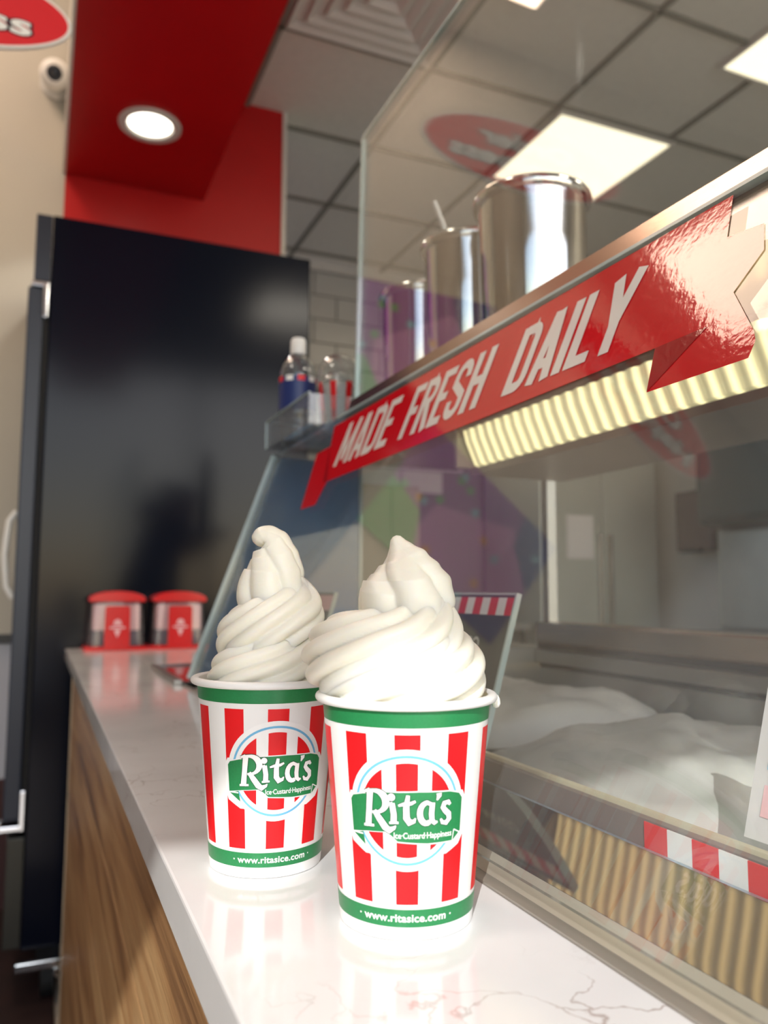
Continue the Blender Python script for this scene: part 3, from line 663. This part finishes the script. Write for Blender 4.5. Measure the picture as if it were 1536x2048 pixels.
# ------------------------------------------------------------------ tubs in the well
def tub(y0, y1, x0, x1, zt, label, seed, m):
    t = thing('lidded_tub', label, 'tub', ((x0+x1)/2, (y0+y1)/2, -.334), 'tubs in the well of the case')
    a, b = (x1-x0)/2, (y1-y0)/2; hz = zt+.334
    rows = []
    for (s_, z) in ((.86, .0), (.9, .004), (.97, hz*.8), (1, hz*.82), (1.0, hz*.86)):
        rows.append([(a*s_*math.copysign(abs(math.cos(q))**.35, math.cos(q)), b*s_*math.copysign(abs(math.sin(q))**.35, math.sin(q)), z) for q in [2*PI*j/48+.01 for j in range(48)]])
    MB().grid(rows, True).build('tub_wall', M['steel_dull'], t, smooth=True)
    rows = []
    for i in range(13):
        s_ = 1-(i/12)**1.0; zz = hz*.86+(.04)*math.sqrt(max(0, 1-s_**2.6))
        r = []
        for j in range(64):
            q = 2*PI*j/64+.01
            x = a*s_*math.copysign(abs(math.cos(q))**.4, math.cos(q)); y = b*s_*math.copysign(abs(math.sin(q))**.4, math.sin(q))
            r.append((x, y, zz+(.016*noise.noise(Vector((x*14+seed, y*14, seed))) + .006*noise.noise(Vector((x*45, y*45+seed, 0))))*min(1, 4*(1-s_))))
        rows.append(r)
    MB().grid(rows, True).build('filling', m, t, smooth=True)
tub(.70, 1.022, .36, .685, -.125, 'far tub covered in frosted film at the end of the well', 1, M['film'])
tub(.375, .69, .36, .685, -.135, 'middle tub covered in wrinkled frosted film in the well', 5, M['film'])
tub(.04, .365, .36, .685, -.165, 'near tub with pale green flecked ice at the right edge', 9, M['gelato_green'])
tub(-.30, .03, .36, .685, -.190, 'nearest tub of the well, beyond the right edge', 13, M['film'])

# ------------------------------------------------------------------ napkin holders
def holder(x, y, label):
    t = thing('napkin_dispenser', label, 'napkin dispenser', (x, y, ZCT), 'napkin dispensers at the far end of the counter')
    MB().prism([(-.083, 0), (.083, 0), (.083, .005), (.078, .010), (-.078, .010), (-.083, .005)], lambda a, b, d: (a, d, b), -.058, .058).build('base', M['red_plastic'], t, bevel=.002)
    bd = MB(); rows = []
    for z, a, b in ((.0102, .074, .050), (.03, .0735, .049), (.128, .066, .044)):
        rows.append([(a*math.copysign(abs(math.cos(q))**.3, math.cos(q)), b*math.copysign(abs(math.sin(q))**.3, math.sin(q)), z) for q in [2*PI*j/40+.01 for j in range(40)]])
    bd.grid(rows, True).build('clear_body', M['red_clear'], t, smooth=True)
    MB().box(-.060, .060, -.034, .034, .052, .122).build('napkin_stack', M['napkin'], t, bevel=.002)
    MB().box(-.060, .060, -.034, .034, .012, .0515).build('spring_plate', M['napkin_dark'], t, bevel=.002)
    pts = [(-.072, .1285), (.072, .1285), (.073, .136)]+[(.073*math.cos(a), .136+.022*math.sin(a)) for a in [PI*k/14 for k in range(1, 14)]]+[(-.073, .136)]
    MB().prism(pts, lambda a, b, d: (a, d, b), -.048, .048).build('lid', M['red_plastic'], t, bevel=.003)
    fp = MB().prism([(-.033, .003), (.033, .003), (.032, .113), (.028, .118), (-.028, .118), (-.032, .113)], lambda a, b, d: (a, d, b), -.0595, -.0515).build('face_plate', M['red_plastic'], t, bevel=.002)
    q = lambda u, v: (u, -.0600, v)
    flat_obj('cone_emblem', [poly2(arc(0, .072, .010, .010, 0, 180, 10)), poly2([(-.012, .0665), (.012, .0665), (.010, .071), (-.010, .071)]), poly2([(-.020, .058), (.020, .058), (.020, .0625), (-.020, .0625)]), poly2([(-.009, .055), (.009, .055), (.0, .034)])], q, M['pink_print'], fp)
    return t
holder(.199, 2.325, 'left one of the two red and clear napkin dispensers on the counter end')
holder(.366, 2.335, 'right one of the two red and clear napkin dispensers, next to the case')

# ------------------------------------------------------------------ hanging oval sign
t = thing('hanging_sign', 'red oval hanging sign reading Order Happiness in white outlined letters', 'sign', (-.29, 1.68, 1.158))
A_, B_ = .298, .090
ell = lambda k: [(A_*k*math.cos(2*PI*j/72), (B_ + A_*(k-1))*math.sin(2*PI*j/72)) for j in range(72)]
MB().prism(ell(1.022), lambda a, b, d: (a, d, b), 0, .008).build('backing', M['sign_white'], t)
flat_obj('red_face', [poly2(ell(1.0))], lambda u, v: (u, -.0005, v), M['sign_red'], t)
for line, sz, yy, wid in (('Order', .062, .013, .285), ('Happiness', .060, -.040, .455)):
    vs, fs = text_polys(line, sz, 1.05, .0018); sx = wid/(max(v[0] for v in vs)-min(v[0] for v in vs))
    vs, fs = text_polys(line, sz, 1.05, .0045); flat_obj('letter_outline', [([(x*sx, y+yy) for x, y in vs], fs)], lambda u, v: (u, -.0012, v), M['sign_ink'], t)
    vs, fs = text_polys(line, sz, 1.05, .0018); flat_obj('lettering', [([(x*sx, y+yy) for x, y in vs], fs)], lambda u, v: (u, -.0018, v), M['print_white'], t)
for x in (-.16, .16): MB().tube([(x, .004, .075), (x, .004, ZH-1.158)], .0015, 6).build('wire', M['chrome'], t)

# ------------------------------------------------------------------ purple poster on the beige wall (mirrored in the glass)
t = thing('poster', 'purple party poster with green corner and coloured dots, seen mirrored in the case glass', 'poster', (-.66, YW, 1.13))
MB().box(-.43, .43, -.010, -.0005, -.29, .29).build('board', M['purple'], t)
pf = lambda d: (lambda u, v: (u, -.0105-d, v))
flat_obj('mauve_block', [poly2([(-.43, -.02), (-.05, -.29), (.20, -.29), (.18, .02), (-.20, .20)])], pf(0), M['mauve'], t)
flat_obj('indigo_block', [poly2([(-.43, -.29), (-.12, -.29), (-.43, -.06)])], pf(.0004), M['indigo'], t)
flat_obj('indigo_block', [poly2([(-.43, .29), (-.43, .02), (-.24, .14), (-.20, .29)])], pf(.0004), M['indigo'], t)
flat_obj('green_block', [poly2([(.10, -.29), (.43, -.29), (.43, -.02), (.22, -.06)])], pf(.0004), M['poster_green'], t)
rnd = random.Random(3)
for k in range(16):
    cx, cy = rnd.uniform(-.38, .36), rnd.uniform(-.25, .25)
    flat_obj('dot', [poly2(arc(cx, cy, .020, .020, 0, 345, 16))], pf(.0010), M[('poster_blue', 'poster_orange', 'poster_green')[k % 3]], t)

# ------------------------------------------------------------------ kitchen behind the case
t = thing('steel_refrigerator', 'tall grey stainless refrigerator in the kitchen seen through the case', 'refrigerator', (3.15, 4.25, ZF))
sp_ = mat('grey steel panel', srgb(178, 182, 174), .4, metal=.35, noise_amt=.05, nscale=3)
W(MB().box(2.70, 3.55, 3.95, 4.60, -.98, .98), 'cabinet', sp_, bevel=.01)
W(MB().box(2.71, 3.12, 3.915, 3.948, -.85, .90), 'door', sp_, bevel=.008)
W(MB().box(3.13, 3.54, 3.915, 3.948, -.85, .90), 'door', sp_, bevel=.008)
for x in (3.09, 3.16): W(MB().box(x-.012, x+.012, 3.88, 3.914, -.25, .35), 'handle', M['steel'], bevel=.004)
for x in (2.78, 3.47):
    W(MB().lathe([(.03, 0), (.03, .128)], 12, c=(x, 4.05, ZF), cap0=True, cap1=True), 'foot', M['rubber'])
pp = MB().box(2.86, 3.05, 3.909, 3.9145, .20, .46).build('paper_notice', M['paper']); tag(pp, 'white paper notice taped to the steel refrigerator door', 'notice')
t = thing('wall_cabinet', 'beige tall kitchen cabinet standing between the canister shelf and the back wall', 'cabinet', (1.75, 4.4, ZF))
W(MB().box(1.68, 2.05, 4.25, 4.60, ZF, .62), 'body', mat('beige laminate', srgb(168, 160, 138), .5))
for x in (1.685, 1.868): W(MB().box(x, x+.180, 4.232, 4.249, ZF+.1, .61), 'door', mat('beige laminate door', srgb(176, 168, 146), .5), bevel=.003)
t = thing('dark_cabinet', 'dark low kitchen cabinet by the tiled back wall, seen through the blue end glass', 'cabinet', (1.45, 4.4, ZF))
W(MB().box(1.20, 1.67, 4.22, 4.60, ZF, .50), 'body', M['steel_dark'], bevel=.004)
W(MB().box(1.21, 1.66, 4.20, 4.219, ZF+.1, .49), 'door', M['teal_dark'], bevel=.003)
t = thing('prep_table', 'dark steel prep table along the kitchen back wall', 'table', (2.3, 4.3, ZF))
W(MB().box(2.07, 2.66, 4.0, 4.60, -.22, -.18), 'top', M['steel_dull'], bevel=.004)
for x in (2.09, 2.62):
    for y in (4.03, 4.56): W(MB().box(x-.015, x+.015, y-.015, y+.015, ZF, -.221), 'leg', M['steel_dark'])
W(MB().box(2.08, 2.65, 4.02, 4.58, -.85, -.83), 'under_shelf', M['steel_dark'])
t = thing('paper_towel_dispenser', 'brown box dispenser on the kitchen side wall', 'dispenser', (3.62, 3.57, .24))
W(MB().box(3.50, 3.6195, 3.43, 3.71, .24, .60), 'housing', M['brown_box'], bevel=.015)
W(MB().box(3.48, 3.499, 3.50, 3.64, .235, .26), 'paper_slot', M['rubber'])
t = thing('drink_machine', 'dark rounded machine on the kitchen side wall at the right edge', 'machine', (3.5, 3.05, .1))
W(MB().box(3.25, 3.6195, 2.75, 3.30, .35, .85), 'head', M['teal_dark'], bevel=.05)
W(MB().box(3.40, 3.6195, 2.75, 3.30, -.20, .349), 'column', M['steel_dull'], bevel=.02)
W(MB().box(3.20, 3.6195, 2.70, 3.35, -.28, -.201), 'base', M['teal_dark'], bevel=.02)
t = thing('side_counter', 'steel counter along the kitchen side wall under the machine', 'counter', (3.3, 2.5, ZF))
W(MB().box(3.0, 3.6195, 1.2, 3.8, -.32, -.281), 'top', M['steel_dull'], bevel=.004)
W(MB().box(3.03, 3.6195, 1.22, 3.78, ZF, -.321), 'base', M['steel_dark'])
t = thing('framed_notice', 'dark framed notice on the kitchen side wall near the right edge', 'picture frame', (3.62, 3.0, 1.15))
W(MB().box(3.60, 3.6195, 2.72, 3.28, .98, 1.32), 'frame', M['black_trim'], bevel=.003)
W(MB().box(3.594, 3.5995, 2.74, 3.26, 1.0, 1.30), 'sheet', M['beige'])

# ------------------------------------------------------------------ paper cups
def cup_rad(z, H=.106): return .0325+.0098*z/H
def paper_cup(x, y, face, label, dry):
    t = thing('paper_cup', label, 'cup', (x, y, ZCT+.0003), 'striped custard cups on the counter')
    H = .106
    prof = [(.001, .0035), (.0305, .0035), (.0308, .0002), (.0325, .0)]+[(cup_rad(H*k/12), H*k/12) for k in range(1, 13)]
    t.rotation_euler.z = face
    MB().lathe(prof, 96).build('cup_wall', M['cup_paper'], t, smooth=True)
    rp = [(cup_rad(.1035), .1032)]
    for k in range(13):
        a = -PI*.62+2*PI*.72*k/12
        rp.append((cup_rad(H)+.0012+.0026*math.cos(a), .1056+.0022*math.sin(a)))
    rp += [(cup_rad(.1)-.0006, .1030), (cup_rad(.08)-.0007, .08)]
    MB().lathe(rp, 128).build('rolled_rim', M['cup_paper'], t, smooth=True)
    MB().lathe([(cup_rad(.1)-.0009, .1025), (cup_rad(.085)-.0009, .085)], 96).build('inner_wall', M['print_green'], t, smooth=True)
    def band(z0, z1, name, m, off=.00012):
        return MB().lathe([(cup_rad(z0)+off, z0), (cup_rad((z0+z1)/2)+off, (z0+z1)/2), (cup_rad(z1)+off, z1)], 128).build(name, m, t, smooth=True)
    band(.0957, .1043, 'green_band', M['print_green']); gb = band(.0058, .0138, 'green_band', M['print_green'])
    # wrap: u in mm at a 37.5 mm reference radius, 0 at the front; angle -90 deg faces the viewer
    def wrap(lay):
        off = .00010+lay*.00007
        def fn(u, v):
            a = -PI/2+u/37.5; r = cup_rad(v/1000)+off
            return (r*math.cos(a), r*math.sin(a), v/1000)
        return fn
    for k in range(10):
        c0 = .6+23.56*k; c0 = c0-235.6 if c0 > 118 else c0
        flat_obj('red_stripe', [poly2([(c0-5.5, 16), (c0+5.5, 16), (c0+5.5, 92.7), (c0-5.5, 92.7)])], wrap(0), M['print_red'], t, cut=1.5)
    cx, cz = .4, 58.6
    rect = [(-27.5, 65.5), (-29.2, 62), (-29.2, 47), (-27.6, 42.5), (-20, 38), (20, 38), (27, 41.5), (29.8, 46), (29.8, 63), (28, 66)]
    flat_obj('logo_disc', [poly2(arc(cx, cz, 27.6, 27.6, 0, 355, 71)), poly2(rect)], wrap(1), M['print_white'], t, cut=1.5)
    logo = bpy.data.objects[-1] if False else [o for o in bpy.data.objects if o.parent == t and o.name.startswith('logo_disc')][-1]
    def L_(name, shapes, lay, m): return flat_obj(name, shapes, wrap(lay), m, logo, cut=1.2)
    def ring(r0, r1, n=72):
        a = arc(cx, cz, r0, r0, 0, 360, n); b = arc(cx, cz, r1, r1, 0, 360, n)
        return a+b, [(i, i+1, n+1+i+1, n+1+i) for i in range(n)]
    L_('blue_ring', [ring(23.7, 24.9)], 2, M['print_blue'])
    rr = 21.4
    def clipped(u0, u1):
        top = [(u0+(u1-u0)*i/8, cz+math.sqrt(max(0, rr*rr-(u0+(u1-u0)*i/8-cx)**2))) for i in range(9)]
        bot = [(p[0], 2*cz-p[1]) for p in reversed(top)]
        return poly2(top+bot)
    L_('inner_stripe', [clipped(-4.4, 5.2)], 2, M['print_red'])
    L_('inner_stripe', [clipped(-rr+cx+.3, -10.7)], 2, M['print_red'])
    L_('inner_stripe', [clipped(11.5, rr+cx-.3)], 2, M['print_red'])
    rib = [(-27.2, 61.8), (-25.9, 63.6), (-20.3, 65.0), (-9, 66.6), (6, 66.9), (20.5, 66.3), (25.8, 64.9), (27.7, 62.6), (27.6, 47.6), (25.4, 45.2), (23.4, 43.7), (10, 43.6), (-3.9, 44.6), (-6.9, 47.2), (-9.3, 48.8), (-18, 48.3), (-26.8, 47.2)]
    ribg = [(p[0]*1.03, 55.5+(p[1]-55.5)*1.05) for p in rib]
    L_('ribbon_halo', [poly2(ribg)], 3, M['print_white'])
    L_('ribbon', [poly2(rib)], 4, M['print_green'])
    L_('ribbon_tail', [poly2([(-26.5, 46.6), (-20.9, 47.6), (-19.9, 41.8)]), poly2([(22.6, 43.4), (27.3, 47.2), (23.6, 48.6)])], 4, M['print_green'])
    L_('ribbon_tail_edge', [stroke([(-26.6, 46.9), (-21.0, 46.6)], .7), stroke([(23.6, 48.6), (22.9, 43.2), (27.2, 46.8), (23.6, 48.6)], .55)], 5, M['print_white'])
    # lettering of the logo
    def word_shapes(g=0):
        s = []
        s += [stroke([(-17.9, 50.6), (-17.2, 58), (-16.4, 66.9)], [3.2+g, 2.8+g, 3.0+g]), stroke([(-20.1, 51.0), (-14.9, 51.2)], 1.2+g)]
        s += [stroke([(-19.3, 66.2), (-16.5, 67.3)], [1.2+g, 1.6+g]), stroke([(-17, 66.9)]+arc(-14.2, 62.2, 5.2, 4.9, 95, -75, 12)+[(-15.6, 57.2)], [1.4+g, 1.6+g, 2.0+g, 2.4+g, 2.9+g, 3.2+g, 3.3+g, 3.3+g, 3.2+g, 2.9+g, 2.5+g, 2.1+g, 1.7+g, 1.5+g, 1.2+g])]
        s += [stroke([(-14.6, 58.0), (-12.2, 54.6), (-9.6, 51.0), (-7.6, 49.6), (-5.4, 50.8), (-4.6, 51.8)], [2.2+g, 3.0+g, 3.2+g, 2.6+g, 1.6+g, .5+g])]
        s += [poly2(arc(-6.5, 64.6, 1.7+g/2, 1.7+g/2, 0, 345, 16))]                                   # i dot
        s += [stroke([(-6.3, 61.9), (-5.5, 57), (-5.6, 53.0)], [2.6+g, 2.6+g, 2.8+g]), stroke([(-8.3, 61.3), (-6.0, 61.9)], [1+g, 1.3+g]), stroke([(-7.6, 53.0), (-3.4, 53.2)], 1.1+g)]
        s += [stroke([(.9, 65.6), (.1, 60), (.2, 55.4), (1.6, 53.3), (3.6, 53.9), (4.3, 55.3)], [1.6+g, 2.7+g, 2.9+g, 2.6+g, 1.7+g, .6+g]), stroke([(-3.4, 60.9), (-1, 61.6), (2.2, 61.9), (4.2, 62.9)], [1.0+g, 1.6+g, 1.6+g, 1.1+g])]
        s += [stroke([(11.6, 61.2), (9.4, 62.2)]+arc(9.3, 57.4, 3.1, 4.6, 105, 300, 10), [1.6+g, 1.9+g]+[2.2+g+.5*math.sin(PI*i/10) for i in range(11)]), stroke([(11.9, 62.0), (11.6, 57), (11.9, 54.0), (13.2, 52.8), (14.6, 53.2)], [2.5+g, 2.5+g, 2.4+g, 1.8+g, .9+g])]
        s += [stroke([(14.9, 66.1), (15.0, 64.9), (14.0, 62.9)], [2.6+g, 2.2+g, .6+g])]              # apostrophe
        s += [stroke([(20.8, 60.4), (19.8, 61.7), (17.7, 61.3), (17.1, 59.5), (18.4, 57.8), (20.2, 56.2), (20.5, 54.0), (19.0, 52.3), (17.0, 52.7), (16.1, 54.4)], [1.4+g, 1.9+g, 2.1+g, 2.2+g, 2.6+g, 2.6+g, 2.3+g, 2.1+g, 1.7+g, 1.0+g])]
        return s
    L_('letter_outline', word_shapes(.7), 5, M['print_dark'])
    L_('lettering', word_shapes(0), 6, M['print_white'])
    vs, fs = text_polys('Ice\u00b7Custard\u00b7Happiness', 3.9, .97, .05)
    w0 = max(v[0] for v in vs)-min(v[0] for v in vs); k = 28.0/w0
    L_('tagline', [([(8.3+x*k, 46.0+y) for x, y in vs], fs)], 5, M['print_white'])
    vs, fs = text_polys('\u00b7 www.ritasice.com \u00b7', 5.4, 1.04, .13)
    w0 = max(v[0] for v in vs)-min(v[0] for v in vs); k = 50.5/w0
    flat_obj('web_address', [([(-.4+x*k, 8.3+y*.92) for x, y in vs], fs)], wrap(1), M['print_white'], gb, cut=1.2)
    return t
RC = Vector((.174, .3756)); LC = Vector((.1305, .4798))
fr_ = math.atan2(-RC.x, RC.y)                        # rotation that turns the front of the cup towards the viewer
paper_cup(RC.x, RC.y, math.atan2(RC.x, -RC.y)-PI, 'right-hand striped paper cup, the nearer one, with a green band and round logo', False)
paper_cup(LC.x, LC.y, math.atan2(LC.x, -LC.y)-PI+math.radians(7.5), 'left-hand striped paper cup, the one farther back, standing partly behind the other', False)

# ------------------------------------------------------------------ soft-serve swirls
def lerp_keys(keys, t):
    for i in range(len(keys)-1):
        if t <= keys[i+1][0] or i == len(keys)-2:
            a, b = keys[i], keys[i+1]; s = (t-a[0])/(b[0]-a[0]); s = max(0, min(1, s)); s = s*s*(3-2*s)*.35+s*.65
            return [a[k]+(b[k]-a[k])*s for k in range(1, len(a))]
def swirl(cx, cy, z0, keys, label, view, at, lobes=11, twist=.46, depth=.17, steps=420, seed=0):
    """a star-section rope coiled upwards; keys: (turn, ring radius, height, rope radius, dx, dy)"""
    t = thing('custard_swirl', label, 'frozen custard', (cx, cy, z0), 'soft serve swirls in the cups')
    RV = Vector((at.y, -at.x, 0)).normalized(); T0, T1 = keys[0][0], keys[-1][0]; P = []; RR = []
    for i in range(steps+1):
        tt = T0+(T1-T0)*i/steps; rc, z, rr, off = lerp_keys(keys, tt); a = view+2*PI*tt
        P.append(Vector((rc*math.cos(a), rc*math.sin(a), z))+RV*off); RR.append(rr)
    for _ in range(10):
        P = [P[0]]+[(P[i-1]+P[i]*2+P[i+1])/4 for i in range(1, len(P)-1)]+[P[-1]]
    n = lobes*12; rows = []; up = Vector((0, 0, 1)); acc = 0
    for i, p in enumerate(P):
        tg = (P[min(i+1, steps)]-P[max(i-1, 0)]).normalized()
        a = (up-tg*up.dot(tg)); a.normalize(); up = a; b = tg.cross(a)
        ds = (P[i]-P[max(i-1, 0)]).length; acc += twist*ds/.02
        row = []; frac = i/steps
        dep = depth*(1 if frac < .86 else max(0, (1-frac)/.14))
        for j in range(n):
            q = 2*PI*j/n; lob = abs(math.cos((q+acc)*lobes/2))
            lo5 = abs(math.cos((q+acc*1.6+.4)*2.5)); mixc = max(0, min(1, (frac-.62)/.14))      # broad soft folds towards the tip
            k = (1-dep*(1-lob)**1.25*1.25)*(1-mixc)+(1-dep*1.05*(1-lo5)**1.6)*mixc
            v = a*math.cos(q)+b*math.sin(q)
            wob = 1+.035*noise.noise(Vector((p.x*60+seed, p.y*60, p.z*60+q)))
            row.append(tuple(p+v*RR[i]*k*wob))
        rows.append(row)
    m = MB(); o = len(m.v); m.grid(rows, True)
    m.f.append(tuple(reversed(range(n)))); m.f.append(tuple(steps*n+j for j in range(n)))
    ob = m.build('rope', M['custard'], t, smooth=False, fix=False)
    for p in ob.data.polygons: p.use_smooth = True
    return t
VR = math.atan2(-RC.y, -RC.x); VL = math.atan2(-LC.y, -LC.x)
zr = ZCT+.1015
# turn, ring radius, height, rope radius, sideways shift
KR = [(-.95, .012, -.002, .0175, -.002), (-.5, .0160, .004, .0190, -.003), (-.25, .0178, .0080, .0205, -.0032), (.1, .0215, .0135, .0232, -.0030), (.4, .0230, .0180, .0235, -.0050), (.72, .0245, .0225, .0230, -.0070), (.98, .0170, .0275, .0225, -.0020),
      (1.2, .0085, .0345, .0225, 0), (1.42, .0025, .0440, .0245, 0), (1.68, 0, .0545, .0255, 0), (1.83, 0, .0620, .0228, .0005), (1.96, 0, .0680, .0178, 0), (2.07, 0, .0735, .0128, -.001), (2.16, 0, .0780, .0076, -.0028), (2.24, 0, .0818, .0044, -.0045), (2.29, 0, .0842, .0030, -.0055), (2.32, 0, .0852, .0012, -.006)]
t = swirl(RC.x, RC.y, zr, KR, 'broad cream soft serve swirl with a small pointed tip in the right cup', VR, RC, seed=2)
MB().lathe([(.001, .0042), (.03, .0042), (.0395, .0030), (.0413, .0)], 64).build('melted_custard', M['custard_base'], t, smooth=True)
dr = MB().lathe([(.0005, -.0042), (.0016, -.0036), (.0023, -.002), (.0020, .0004), (.0012, .002), (.0004, .0026)], 16)
dv = Vector((RC.y, -RC.x, 0)).normalized()*.0455
dr.build('drip', M['custard'], t, smooth=True, loc=(dv.x, dv.y, .0025))
KL = [(-.95, .012, -.008, .0155, .001), (-.5, .0165, .000, .0185, .001), (0, .0185, .009, .0210, 0), (.5, .0165, .022, .0210, .001), (.85, .0120, .031, .0205, .002), (1.15, .0130, .040, .0205, .002),
      (1.38, .006, .048, .0225, .0025), (1.55, .002, .056, .0225, .0025), (1.75, 0, .068, .0185, .003), (1.93, 0, .078, .0152, .0025), (2.05, 0, .0850, .0118, .0010), (2.13, 0, .0882, .0094, -.0020), (2.19, 0, .0886, .0080, -.0048), (2.23, 0, .0868, .0062, -.0070), (2.25, 0, .0855, .0040, -.0078), (2.26, 0, .0845, .0012, -.0082)]
t = swirl(LC.x, LC.y, zr, KL, 'taller cream soft serve swirl with a drooping rounded tip in the left cup', VL, LC, seed=8)
MB().lathe([(.001, -.012), (.03, -.012), (.0385, -.013), (.0402, -.015)], 64).build('melted_custard', M['custard'], t, smooth=True)

# ------------------------------------------------------------------ lift everything so the floor lies at z = 0
for o in list(bpy.data.objects):
    if o.parent is None: o.location.z += CZ
